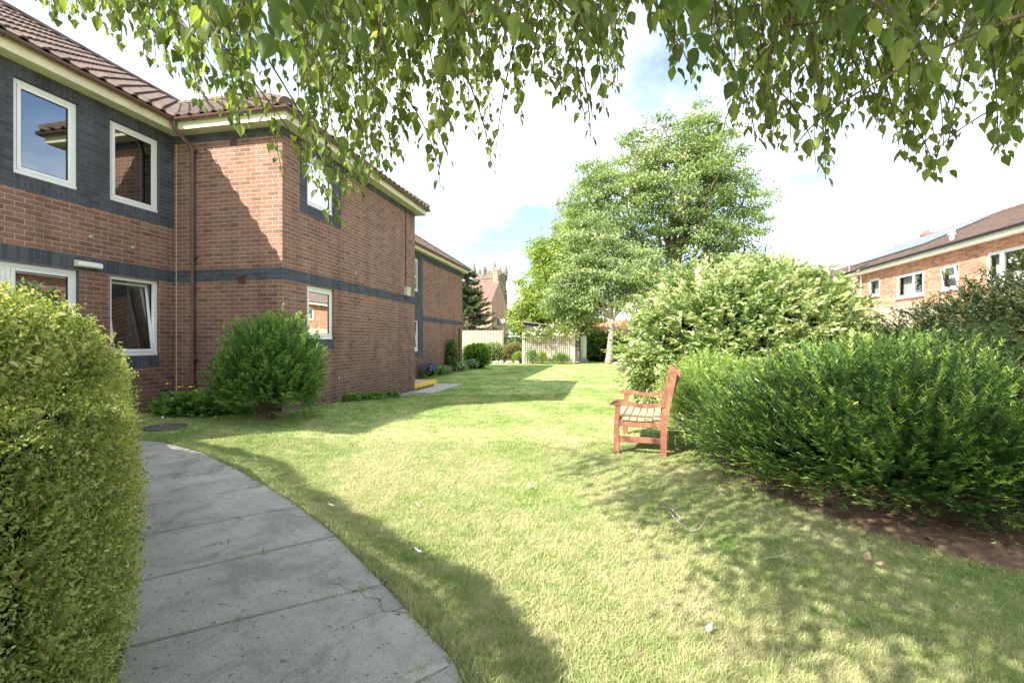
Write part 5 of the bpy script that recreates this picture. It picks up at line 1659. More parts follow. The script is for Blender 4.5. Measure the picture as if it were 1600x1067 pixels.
    for r_ in range(3):
        for k in range(20): fs.append((1 + r_ * 20 + k, 1 + (r_ + 1) * 20 + k, 1 + (r_ + 1) * 20 + (k + 1) % 20, 1 + r_ * 20 + (k + 1) % 20))
    mb.add(vs, fs); mb.tube([c0 - s2 * .2, c0 + ax_ * .4], .01, 4); mb.build("satellite_dish", M['lead'], pm)
    # vase of white flowers standing inside the big window
    yv = px_y(1578)
    v = thing("flower_vase", "white pot of pale flowers inside the large upper window of the orange brick house", "vase", (HX + .24, yv, 3.33))
    mb = MB(); mb.tube([(HX + .24, yv, 3.30), (HX + .24, yv, 3.62)], [.10, .13], 12); mb.build("pot", M['white_pot'], v)
    mb = MB(); rr = random.Random(3); fl = MB()
    for k in range(9):
        e = Vector((HX + .24 + rr.uniform(-.1, .1), yv + rr.uniform(-.28, .28), 3.85 + rr.uniform(0, .35)))
        mb.tube([(HX + .24, yv, 3.6), e], .006, 4); fl.sphere(e, .045, 6, 4)
    mb.build("stalk", M['low_leaf'], v); fl.build("blossom", M['petal_w'], v)
terrace()
def far_terrace():
    y0, y1 = 32.2, 58.0; EZ = 4.6
    t = thing("brick_house", "farther orange brick house block just showing past the nearer gable over the dogwood", "building", (HX + 3, 45, 0))
    L = y1 - y0; holes = []
    for yy in (33.5, 37.5, 41.5, 46, 50.5, 54.5):
        holes += [(y1 - yy - 1.9, y1 - yy, 3.15, 4.2, 0), (y1 - yy - 1.9, y1 - yy, .9, 2.1, 0)]
    for a in (((HX, y1), (0, -1), L, holes), ((HX, y0), (1, 0), 7.8, []), ((HX + 7.8, y0), (0, 1), L, []), ((HX + 7.8, y1), (-1, 0), 7.8, [])):
        add_wall("wall", t, [M['orange_brick']], a[0], a[1], a[2], -.4, EZ + .1, a[3], [], .09)
    for h in holes: window(t, (HX, y1), (0, -1), h[0], h[1], h[2], h[3], mull=((h[0] + h[1]) / 2,), recess=.03, net=True, room=1.2, glass='glass_far')
    rx = HX + 3.9; rz = EZ + 2.0; ex = HX - .35
    for sgn in (0, 1):
        e = ex if sgn == 0 else 2 * rx - ex
        e0, e1 = ((e, y0 - .1), (e, y1 + .1))
        pantile_slope("roof", t, e0, e1, (1, 0) if sgn == 0 else (-1, 0), rx - ex, (rz - EZ) / (rx - ex), EZ + .05, M['tile_far'], [(Vector((rx, 0, 0)), Vector((1, 0, 0)) if sgn == 0 else Vector((-1, 0, 0)))], ox=.4, oy=.4, amp=.02, seg=4)
    mb = MB()
    for yy in (y0, y1): mb.add([(HX, yy, EZ + .09), (HX + 7.8, yy, EZ + .09), (rx, yy, rz - .1)], [(0, 1, 2)])
    mb.build("gable", M['tile_orange'], t)
    MB().box((ex + .03, y0 - .1, EZ - .15), (HX, y1 + .1, EZ + .02)).build("fascia", M['render_w'], t)
far_terrace()

# ------------------------------------------------------------------ fences
def board_fence(name, label, p0, p1, z0, z1, bw, gap, mat, post_step=1.9, thick=.02, posts=True, zf=None, jit=0):
    p0 = Vector((p0[0], p0[1], 0)); p1 = Vector((p1[0], p1[1], 0)); L = (p1 - p0).length; u = (p1 - p0).normalized(); nrm = Vector((u.y, -u.x, 0)); up = Vector((0, 0, 1))
    t = thing(name, label, "fence", (p0 + p1) / 2 + Vector((0, 0, z0)))
    rr = random.Random(int(L * 100)); mb = MB(); x = 0
    while x < L:
        j = rr.uniform(-jit, jit)
        mb.box((x, rr.uniform(0, .004), z0), (min(x + bw, L), thick + rr.uniform(0, .004), z1 + j), 0, 0, (u, nrm, up), p0); x += bw + gap
    mb.build("board_panel", mat, t)
    mb = MB()
    for zz in (z0 + (z1 - z0) * .2, z0 + (z1 - z0) * .8): mb.box((0, -.05, zz), (L, -.002, zz + .09), 0, 0, (u, nrm, up), p0)
    mb.build("rail", mat, t)
    if posts:
        k = int(L / post_step)
        for i in range(k + 1):
            x = L * i / max(1, k)
            mb = MB(); mb.box((x - .05, -.13, z0 - .3), (x + .05, -.052, z1 + .08), 0, .006, (u, nrm, up), p0); mb.build("post", mat, t)
    return t
board_fence("timber_fence", "pale weathered timber fence running behind the right hand shrubs", (7.1, 3), (7.1, 33.5), -.2, 2.22, .11, .035, M['fence'], 1.8, jit=.02)
a, b = PX(716, 37.5), PX(786, 37.5)
board_fence("timber_fence", "pale board fence in front of the conifer beyond the lawn", a, b, -.3, 2.25, .20, .035, M['fence'], 1.9, jit=.01)
a, b = PX(787, 37.6), PX(826, 43)
board_fence("timber_fence", "darker low fence between the globe lamp and the shed", a, b, -.3, 1.75, .14, .02, plain("grey_timber", (.30, .27, .22), .85, .15, var=.2), 1.9)
a, b = PX(935, 40), PX(1010, 39)
board_fence("timber_fence", "brown shaded fence behind the pale tree trunk", a, b, -.3, 2.35, .15, .01, plain("brown_fence_timber", (.30, .22, .15), .85, .15, var=.25), 1.9)

# ------------------------------------------------------------------ far left group: lamp, hedges, conifer, house, church
p = PX(787, 36.8); p.z = -.19
t = thing("garden_lamp", "garden lamp with opal globe on a dark post in front of the old house", "lamp", p)
mb = MB(); mb.tube([(p.x, p.y, -.3), (p.x, p.y, 2.70)], [.055, .045], 10); mb.tube([(p.x, p.y, 2.66), (p.x, p.y, 2.76)], [.07, .10], 12); mb.build("post", M['post'], t)
mb = MB(); mb.sphere((p.x, p.y, 2.93), .185, 16, 12); mb.build("globe", M['globe'], t, smooth=True)

def low_hedge(name, label, px0, px1, Z, h, w, mat, seed, n=1500, L=.05, core=.84, amp=.10, depth=.2, up=.4, clump=.12):
    a = PX(px0, Z); b = PX(px1, Z); c = (a + b) / 2; hw = (b - a).length / 2
    return bush(name, label, "hedge", (c.x, c.y, -.19), (hw, w, h), n, 9, L, L * .62, mat, seed=seed, up=up, shoot=.18, zc=.5, core=core, amp=amp, ns=3.5, depth=depth, clump=clump)
low_hedge("low_hedge", "low green hedge in front of the pale board fence", 741, 793, 35.2, 1.42, .8, M['dogwood_leaf'], 61)
low_hedge("low_hedge", "bronze green low hedge left of the trellis", 786, 820, 35.0, 1.38, .7, M['brown_leaf'], 62)
low_hedge("small_shrub", "dark little shrub beside the bright round bush", 722, 748, 33.5, 1.3, .6, M['shrub_leaf'], 63, 700)
low_hedge("small_shrub", "pale small shrub at the left foot of the trellis", 803, 818, 34.0, .75, .4, M['lime_leaf'], 64, 500)
low_hedge("small_shrub", "thin shrub growing up behind the low hedge by the globe lamp", 790, 812, 36.5, 1.75, .4, M['low_leaf'], 65, 500)
rs = np.random.RandomState(71)
for i, px_ in enumerate((748, 757, 765, 775, 783, 795, 808, 962, 971, 979)):
    p = PX(px_, 33.6 if px_ < 900 else 31.5)
    p.z = float(gz(p.x, p.y))
    words = ["first", "second", "third", "fourth", "fifth", "sixth", "seventh"]
    lb = (words[i] + " rockery stone from the left under the low hedges") if i < 7 else ["rockery stone touching the pale tree trunk base", "middle rockery stone right of the pale trunk", "rockery stone nearest the fine leaved shrub"][i - 7]
    bm = bmesh.new(); bmesh.ops.create_icosphere(bm, subdivisions=2, radius=.2)
    for v in bm.verts:
        k = 1 + .35 * mnoise.noise(v.co * 6 + Vector((i * 3, 0, 0)))
        v.co = Vector((v.co.x * k * rs.uniform(.99, 1.01) * 1.3, v.co.y * k, v.co.z * k * .75 + .07))
    me = bpy.data.meshes.new("rockery_stone"); bm.to_mesh(me); bm.free(); me.materials.append(M['lichen_stone'])
    o = bpy.data.objects.new("rockery_stone", me); COL.objects.link(o); o.location = p; o.rotation_euler = (0, 0, i * 1.3)
    tag(o, lb, "stone", "rockery stones at the lawn end")

def conifer(name, label, base, H, R, seed=1):
    rs = np.random.RandomState(seed); base = Vector(base)
    t = thing(name, label, "tree", base)
    mb = MB(); mb.tube([base, base + Vector((0, 0, H * .6)), base + Vector((0, 0, H))], [.16, .08, .01], 8)
    parts = []
    for i in range(240):
        u = rs.uniform(.05, .98) ** 1.15; z = H * u; r = R * (1 - u) ** .8 * rs.uniform(.7, 1.15) + .08
        a = rs.uniform(0, 6.28); d = np.array([math.cos(a), math.sin(a), 0])
        n_ = 26; s = np.linspace(.12, 1, n_)
        sag = -.16 * np.sin(s * 1.9) + .20 * s ** 3
        P = np.array(base)[None] + np.array([0, 0, z]) + d[None] * (s * r)[:, None] + np.array([0, 0, 1.0])[None] * (sag * r)[:, None]
        q = [Vector(P[k]) for k in (0, 8, 16, 25)]
        mb.tube([base + Vector((0, 0, z))] + q, [.03, .02, .015, .01, .004], 4, cap=False)
        side = np.array([-d[1], d[0], 0])
        m_ = n_ * 9
        k = rs.randint(0, n_, m_); lat = rs.normal(size=m_) * .16 * r * (1.1 - s[k])
        Pl = P[k] + side * lat[:, None] + rs.normal(size=(m_, 3)) * .03; Pl[:, 2] -= np.abs(lat) * .3
        Dl = unit(d[None] * .6 + side * np.sign(lat)[:, None] * .8 + rs.normal(size=(m_, 3)) * .3 + np.array([0, 0, -.1]))
        parts.append(leaves(Pl, Dl, np.array([0, 0, 1.0]) + rs.normal(size=(m_, 3)) * .3, .24, .07, 'dia', rs))
    mb.build("trunk", M['bark'], t); leaf_obj("crown", parts, M['conifer_leaf'], t)
p = PX(733, 42)
conifer("conifer", "dark drooping conifer between the far wing and the old house", (p.x, p.y, -.2), 8.2, 3.5, 81)

def old_house():
    A_ = W(-2.5, 58); B_ = W(-.78, 64)          # gable corners
    g = (B_ - A_); gl_ = g.length; g.normalize(); r = Vector((-g.y, g.x, 0))  # ridge direction to the left
    t = thing("old_house", "old pink brick house with red tiled roof in front of the church tower", "building", (A_ + B_) / 2)
    Lh = 11; ez = 6.3; rz_ = 9.15
    A2, B2 = A_ + r * Lh, B_ + r * Lh
    mats = [M['far_brick']]
    add_wall("wall", t, mats, (A2.x, A2.y), (-r.x, -r.y), Lh, -.5, ez, [], [], .1)
    add_wall("wall", t, mats, (B_.x, B_.y), (r.x, r.y), Lh, -.5, ez, [], [], .1)
    mid = (A_ + B_) / 2
    V = [(*A_.xy, -.5), (*B_.xy, -.5), (*B_.xy, ez), (*mid.xy, rz_), (*A_.xy, ez)]
    uv = [(0, 0), (gl_, 0), (gl_, ez), (gl_ / 2, rz_), (0, ez)]
    mesh_obj("gable_wall", np.array(V), [[0, 1, 2, 3, 4]], M['far_brick'], t, uv=uv)
    V2 = [tuple(Vector(v) + r * Lh) for v in V]
    mesh_obj("gable_wall", np.array(V2), [[4, 3, 2, 1, 0]], M['far_brick'], t, uv=uv[::-1])
    inw = Vector((mid - A_)).normalized()
    e0 = A2 - inw * .25 ; e1 = A_ - inw * .25
    run = gl_ / 2 + .25
    pt = (rz_ - ez) / (gl_ / 2)
    pantile_slope("roof", t, (e0.x, e0.y), (e1.x, e1.y), (inw.x, inw.y), run, pt, ez - .25 * pt + .05, M['tile_red'], [(Vector((mid.x, mid.y, 0)), inw), (A_ - r * .06, -r)], ox=.34, oy=.36, amp=.06, seg=4)
    e0 = B_ + inw * .25; e1 = B2 + inw * .25
    pantile_slope("roof", t, (e0.x, e0.y), (e1.x, e1.y), (-inw.x, -inw.y), run, pt, ez - .25 * pt + .05, M['tile_red'], [(Vector((mid.x, mid.y, 0)), -inw), (A_ - r * .06, -r)], ox=.34, oy=.36, amp=.06, seg=4)
    mb = MB(); c = mid + r * .45
    mb.box((-.28, -.30, rz_ - .8), (.28, .30, rz_ + 1.5), 0, .02, (g, r, Vector((0, 0, 1))), Vector((c.x, c.y, 0)))
    mb.box((-.34, -.36, rz_ + 1.32), (.34, .36, rz_ + 1.48), 0, .02, (g, r, Vector((0, 0, 1))), Vector((c.x, c.y, 0)))
    ch = mb.build("chimney", M['tile_orange'], t)
    for s in (0,):
        q = c + g * s
        mb = MB(); mb.tube([(q.x, q.y, rz_ + 1.45), (q.x, q.y, rz_ + 1.8)], [.13, .10], 10); mb.build("chimney_pot", M['tile_orange'], ch)
    mb = MB(); ridge_line(mb, mid + Vector((0, 0, rz_ + .04)), mid + r * Lh + Vector((0, 0, rz_ + .04)), .14, .45); mb.build("ridge_tile", M['tile_red'], t)
    mb = MB(); mb.box((-.32, -.34, rz_ - .50), (.32, .34, rz_ - .2), 0, .02, (g, r, Vector((0, 0, 1))), Vector((c.x, c.y, 0))); mb.build("flashing", M['petal_w'], t)
    # a gable window
    q = A_.lerp(B_, .42)
    mb = MB(); mb.box((-.4, -.03, 3.3), (.4, .03, 4.3), 0, 0, (g, -r, Vector((0, 0, 1))), Vector((q.x, q.y, 0))); mb.build("window", M['gasket'], t)
old_house()

def church():
    Zc = 140; S = 7.2
    c = PX(765.5, Zc); ang = AZ + math.radians(-27)
    u = Vector((math.cos(ang), math.sin(ang), 0)); v = Vector((-math.sin(ang), math.cos(ang), 0)); up = Vector((0, 0, 1))
    t = thing("church_tower", "distant square stone church tower with tall corner pinnacles", "church tower", (c.x, c.y, 0))
    O = Vector((c.x, c.y, 0)); H = 19.6
    h = S / 2
    faces = [(O - u * h - v * h, u), (O + u * h - v * h, v), (O + u * h + v * h, -u), (O - u * h + v * h, -v)]
    for org, d in faces:
        w0 = S / 2
        holes = [(w0 - 1.0, w0 - .12, 13.2, 17.2, 0), (w0 + .12, w0 + 1.0, 13.2, 17.2, 0)]
        add_wall("wall", t, [M['stone']], (org.x, org.y), (d.x, d.y), S, -1, H, holes, [], .5)
        nrm = Vector((d.y, -d.x, 0))
        for a0 in (w0 - 1.0, w0 + .12):
            mb = MB(); mb.box((a0, -.45, 13.2), (a0 + .88, -.40, 17.2), 0, 0, (d, nrm, up), org)
            for k in range(9): mb.box((a0, -.40, 13.4 + k * .42), (a0 + .88, -.2, 13.5 + k * .42), 0, 0, (d, nrm, up), org)
            # pointed head
            mb.build("belfry_louvre", M['lead'], t)
        mb = MB()
        mb.box((-.12, 0, H - .2), (S + .12, .18, H + .1), 0, 0, (d, nrm, up), org); mb.box((-.1, 0, 12.2), (S + .1, .14, 12.45), 0, 0, (d, nrm, up), org)
        mb.build("string_course", M['stone'], t)
        # battlements
        mb = MB()
        mb.box((0, -.35, H + .1), (S, .0, H + 1.0), 0, 0, (d, nrm, up), org)
        for k in range(5): mb.box((.55 + k * 1.32, -.35, H + 1.0), (1.2 + k * 1.32, .0, H + 1.8), 0, 0, (d, nrm, up), org)
        mb.build("parapet", M['stone'], t)
        for s in (0.0, 1.0):
            pass
        # stepped buttresses
        mb = MB()
        for a0 in (.0, S - .7): mb.box((a0, .0, -1), (a0 + .7, .7, 11), 0, 0, (d, nrm, up), org); mb.box((a0, .0, 11), (a0 + .7, .4, 16.5), 0, 0, (d, nrm, up), org)
        mb.build("buttress", M['stone'], t)
    def pinn(p, w, z0, z1):
        mb = MB()
        mb.box((-w, -w, z0), (w, w, z0 + (z1 - z0) * .45), 0, 0, (u, v, up), p)
        zb = z0 + (z1 - z0) * .45; q = w * 1.25
        mb.box((-q, -q, zb - .12), (q, q, zb + .1), 0, 0, (u, v, up), p)
        vs = [p + u * a * w + v * b * w + up * (zb + .1) for a, b in ((-1, -1), (1, -1), (1, 1), (-1, 1))] + [p + up * z1]
        mb.add(vs, [(0, 1, 4), (1, 2, 4), (2, 3, 4), (3, 0, 4)])
        mb.build("pinnacle", M['stone'], t)
    for a in (-1, 1):
        for b in (-1, 1):
            pinn(O + u * a * (h - .15) + v * b * (h - .15), .45, H, H + 5.4)
    for a, b in ((0, -1), (1, 0), (0, 1), (-1, 0)): pinn(O + u * a * (h - .15) + v * b * (h - .15), .32, H + .8, H + 4.0)
    for a, b in ((.5, -1), (-.5, -1), (1, .5), (1, -.5)): pinn(O + u * a * (h - .15) + v * b * (h - .15), .2, H + .8, H + 2.9)
    mb = MB(); mb.box((-h + .1, -h + .1, H - .4), (h - .1, h - .1, H + .2), 0, 0, (u, v, up), O); mb.build("roof", M['lead'], t)
church()

# ------------------------------------------------------------------ trellis, shed, tank, outbuilding
AXC = (Vector((CA, SA, 0)), Vector((-SA, CA, 0)), Vector((0, 0, 1)))
zt0 = -.19
O = PX(817, 33.2)
t = thing("trellis_screen", "square lattice tan trellis screen standing before the dark shed", "trellis", (*PX(857, 33.2).xy, zt0))
wT = (897 - 817) / F * 33.2
zT = 1.38 + 13.5 / F * 33.2
for x in (0, wT / 2, wT):
    mb = MB(); mb.box((x - .05, -.05, zt0 - .2), (x + .05, .05, zT + .06), 0, .008, AXC, O); mb.build("post", M['trellis'], t)
for h0 in (0, 1):
    mb = MB(); x0 = .05 + h0 * wT / 2; x1 = wT / 2 - .05 + h0 * wT / 2
    nn_ = 12
    for k in range(nn_):
        x = x0 + (x1 - x0) * (k + .5) / nn_; mb.box((x - .022, -.018, zt0 + .03), (x + .022, -.006, zT), 0, 0, AXC, O)
    kz = 14
    for k in range(kz):
        z = zt0 + .08 + (zT - zt0 - .12) * k / (kz - 1); mb.box((x0, -.004, z - .022), (x1, .008, z + .022), 0, 0, AXC, O)
    mb.build("lattice_panel", M['trellis'], t)
mb = MB()
for k in range(10): mb.box((wT + .06, .05 + k * .2, zt0), (wT + .08, .05 + k * .2 + .19, zT + .1), 0, 0, AXC, O)
mb.box((wT + .04, 2.0, zt0 - .2), (wT + .14, 2.1, zT + .15), 0, 0, AXC, O)
mb.build("side_panel", M['trellis'], t)
rz_ = lambda px_, Z, py: 1.38 + (533 - py) / F * Z
def rose(name, label, px_, z, R, seed, nf):
    p = PX(px_, 33.0); p.z = z
    tt = bush(name, label, "flower", p, R, 420, 8, .07, .045, M['lime_leaf'], seed=seed, up=.2, shoot=.22, core=0, zc=.5, amp=.3, depth=.7, stems=False)
    rs = np.random.RandomState(seed); d = sphere_dirs(rs, nf, -.5)
    d[:, 1] = -np.abs(d[:, 1])
    P = np.array([p.x, p.y, p.z + R[2] * .5]) + d * np.array([R[0], R[1] + .1, R[2] * .55]) * rs.uniform(.3, 1.15, (nf, 1))
    parts = []
    for k in range(6):
        a = rs.normal(size=(nf, 3)); parts.append(leaves(P, a + d * .5, d, .075, .07, 'oval', rs))
    leaf_obj("blossom", parts, M['petal_w'], tt)
    q = Vector((p.x, p.y, zt0))
    for s in (-.1, .05, .15): MB().tube([q + Vector((s, -.05, 0)), q + Vector((s * 2, -.1, (z - zt0) * .5)), Vector((p.x + s * 3, p.y - .03, z + R[2] * .4))], .012, 5).build("stem", M['twig'], tt)
rose("climbing_rose", "white climbing rose over the left top of the trellis", 836, 1.35, (1.0, .18, .95), 91, 46)
rose("climbing_rose", "white climbing rose tumbling over the right top of the trellis", 874, 1.40, (1.2, .2, 1.1), 92, 40)
low_hedge("small_shrub", "green plant at the foot of the right trellis panel", 860, 892, 32.8, .75, .25, M['low_leaf'], 93, 420, core=0, amp=.3, depth=.8, up=1.2, clump=.5)
low_hedge("small_shrub", "spiky pale plant at the foot of the left trellis panel", 842, 853, 32.8, .85, .2, M['lime_leaf'], 94, 300, core=0, amp=.3, depth=.8, up=1.2, clump=.5)
low_hedge("small_shrub", "thin leafy climber low on the left trellis panel", 822, 840, 32.9, 1.0, .12, M['low_leaf'], 95, 260, core=0, amp=.3, depth=.8, up=1.2, clump=.5)

OS = PX(820, 37)
t = thing("garden_shed", "dark stained shiplap shed with sloping roof behind the trellis", "shed", (*PX(860, 38).xy, zt0))
wS = 4.15; zl, zr = 2.85, 2.35
mb = MB()
for k in range(22):
    z0 = zt0 + k * .145
    x1 = min(wS, wS * (zl - z0) / (zl - zr)) if z0 > zr else wS
    x1 = max(.1, x1)
    zz = min(z0 + .14, zl)
    mb.add([Vector(OS) + AXC[0] * a + AXC[1] * b + AXC[2] * c for a, b, c in ((0, -.02, z0), (x1, -.02, z0), (x1, 0, zz), (0, 0, zz), (0, .02, z0), (x1, .02, z0))], [(0, 1, 2, 3), (0, 4, 5, 1)])
for k in range(3): mb.box((k * wS / 2 - .03, -.04, zt0), (k * wS / 2 + .03, -.02, zl - (zl - zr) * k / 2), 0, 0, AXC, OS)
mb.box((0, .03, zt0), (wS, 2.4, zr - .02), 0, 0, AXC, OS)
mb.build("wall", M['shed'], t)
mb = MB()
f = lambda a, b, c: Vector(OS) + AXC[0] * a + AXC[1] * b + AXC[2] * c
mb.add([f(-.15, -.2, zl + .03), f(wS + .15, -.2, zr), f(wS + .15, 2.6, zr), f(-.15, 2.6, zl + .03), f(-.15, -.2, zl + .10), f(wS + .15, -.2, zr + .07), f(wS + .15, 2.6, zr + .07), f(-.15, 2.6, zl + .10)],
       [(3, 2, 1, 0), (4, 5, 6, 7), (0, 1, 5, 4), (1, 2, 6, 5), (2, 3, 7, 6), (3, 0, 4, 7)])
mb.build("roof", M['shed_roof'], t)

p = PX(912, 35.3)
t = thing("storage_tank", "tall pale cylindrical tank in the shade right of the trellis", "tank", (p.x, p.y, .1))
mb = MB(); mb.tube([(p.x, p.y, .12), (p.x, p.y, .2), (p.x, p.y, 1.7), (p.x, p.y, 1.80)], [.18, .22, .22, .13], 16); mb.build("tank_body", M['tank'], t, smooth=True)
mb = MB(); mb.box((p.x - .24, p.y - .24, -.3), (p.x + .24, p.y + .24, .12), 0, .01); mb.build("base", M['step'], t)
mb = MB(); mb.tube([(p.x, p.y, 1.80), (p.x, p.y, 1.88)], .05, 8); mb.build("cap", M['metal'], t)

# outbuilding with orange pantiles behind
O2 = PX(905, 46); w2 = 8.2
t = thing("outbuilding", "low outbuilding with orange tiled roof seen behind the pale trunk", "building", (*PX(950, 48).xy, -.2))
mb = MB(); mb.box((0, 0, -.4), (w2, 4, 2.15), 0, 0, AXC, O2); mb.build("wall", M['far_brick'], t)
e0 = O2 - AXC[0] * .2 - AXC[1] * .2; e1 = O2 + AXC[0] * (w2 + .2) - AXC[1] * .2
pantile_slope("roof", t, (e0.x, e0.y), (e1.x, e1.y), (AXC[1].x, AXC[1].y), 2.2, .62, 2.12, M['tile_orange'], [(O2 + AXC[1] * 2.0, AXC[1])], ox=.34, oy=.36, amp=.05, seg=4)
e0 = O2 + AXC[0] * (w2 + .2) + AXC[1] * 4.2; e1 = O2 - AXC[0] * .2 + AXC[1] * 4.2
pantile_slope("roof", t, (e0.x, e0.y), (e1.x, e1.y), (-AXC[1].x, -AXC[1].y), 2.2, .62, 2.12, M['tile_orange'], [(O2 + AXC[1] * 2.0, -AXC[1])], ox=.34, oy=.36, amp=.05, seg=4)
mb = MB(); q = O2 - AXC[0] * .2 - AXC[1] * .24; mb.tube([q + Vector((0, 0, 2.10)), q + AXC[0] * (w2 + .4) + Vector((0, 0, 2.10))], .06, 6); mb.build("gutter", M['lead'], t)

p = PX(930, 37.5)
bush("dark_shrub", "dense dark shrub in the shade between tank and pale trunk", "shrub", (p.x, p.y, -.19), (1.25, .9, 2.2), 1000, 9, .10, .06, M['shrub_leaf'], seed=101, up=.3, shoot=.3, core=.85, zc=.5)
p = PX(985, 35)
bush("dark_shrub", "dark shrub in front of the brown fence beside the pale trunk", "shrub", (p.x, p.y, -.19), (1.2, .9, 1.7), 800, 9, .10, .06, M['shrub_leaf'], seed=102, up=.3, shoot=.3, core=.8, zc=.5)

# ------------------------------------------------------------------ trees
def C_(px_, py_, Z): 
    p = PX(px_, Z); return (p.x, p.y, 1.38 + (533 - py_) / F * Z)
def rr_(r): return r
p = PX(951, 33); p.z = -.19
tree("cherry_tree", "small tree with pale leaning trunk at the far end of the lawn", "tree", p,
     [(C_(955, 440, 33), (3.0, 2.6, 2.3)), (C_(905, 455, 33.5), (2.2, 2.2, 2.2)), (C_(1000, 430, 33.5), (2.4, 2.4, 2.2)), (C_(925, 385, 34), (2.6, 2.4, 2.2)), (C_(880, 480, 34), (1.3, 1.5, 1.4))],
     .23, 6.2, 420, 95, .21, .10, M['cherry2_leaf'], M['bark_pale'], seed=3, cl=.62, flat=.45, lean=(.7, 0), twig_r=.02, surf=.35, dirdown=.7, hmin=.55)
p = PX(1045, 38.5); p.z = -.2
tree("broadleaf_tree", "tallest broad fresh green tree rising above the dogwood shrub", "tree", p,
     [(C_(1060, 300, 38), (4.4, 4.0, 4.2)), (C_(1140, 340, 38), (3.2, 3.4, 3.9)), (C_(1085, 225, 38), (2.4, 2.6, 3.0)), (C_(980, 320, 37), (3.8, 3.2, 3.6)), (C_(1120, 250, 38), (2.6, 2.6, 2.6)),
      (C_(1000, 250, 38.5), (2.3, 2.4, 2.6)), (C_(1150, 420, 38), (2.6, 2.8, 2.2)), (C_(1070, 420, 37), (4.0, 3.0, 3.0)), (C_(930, 300, 38), (1.9, 2.2, 2.6)), (C_(1035, 190, 38), (.7, .7, 1.3)), (C_(1092, 180, 38), (.8, .8, 1.2))],
     .42, 13.0, 900, 88, .25, .12, M['cherry_leaf'], M['bark'], seed=5, cl=.80, flat=.42, lean=(.3, 0), twig_r=.035, surf=.35, dirdown=.6)
p = PX(862, 41); p.z = -.2
tree("broadleaf_tree", "yellow green broad tree left of the tall tree behind the shed", "tree", p,
     [(C_(850, 480, 40), (2.6, 2.4, 2.4)), (C_(880, 430, 40), (2.6, 2.4, 2.4)), (C_(825, 490, 40), (1.5, 1.5, 1.6)), (C_(905, 490, 40), (2.4, 2.2, 1.9)), (C_(862, 400, 40.5), (2.0, 2.0, 1.8)), (C_(835, 445, 41), (1.4, 1.4, 1.3)), (C_(905, 370, 40), (2.2, 2.2, 2.2))],
     .25, 6.5, 460, 95, .22, .12, M['lime_leaf'], M['bark'], seed=7, cl=.68, flat=.5, surf=.35)
p = PX(886, 46); p.z = -.2
tree("weeping_birch", "grey green weeping birch showing behind the left of the tall tree", "tree", p,
     [(C_(885, 345, 46), (1.9, 1.9, 3.4)), (C_(850, 400, 46), (1.6, 1.8, 3.0)), (C_(905, 320, 46), (1.7, 1.8, 3.0)), (C_(842, 385, 46), (.9, 1.0, 1.8))],
     .2, 15, 300, 70, .15, .07, M['birchfar_leaf'], M['bark_pale'], seed=9, cl=.5, flat=1.0, droop=.9, surf=.3, dirdown=2.0)
# low tree mass far behind, each its own tree
for i, (px_, Z, py, r, lb) in enumerate(((820, 70, 500, 3.0, "hazy low tree far behind the shed left of the yellow green tree"), (1215, 60, 455, 3.5, "tree far behind the huge dogwood toward the right hand houses"), (700, 75, 500, 4, "far tree hidden mostly by the brick wing"))):
    p = PX(px_, Z); p.z = -.2; c = C_(px_, py, Z)
    tree("distant_tree", lb, "tree", p, [(c, (r, r, r * .8)), ((c[0] + r * .6, c[1], c[2] - r * .4), (r * .8, r * .8, r * .7))], .25, c[2], 160, 60, .35, .22, M['cherry2_leaf'], M['bark'], seed=30 + i, cl=1.1, flat=.6, surf=.3)

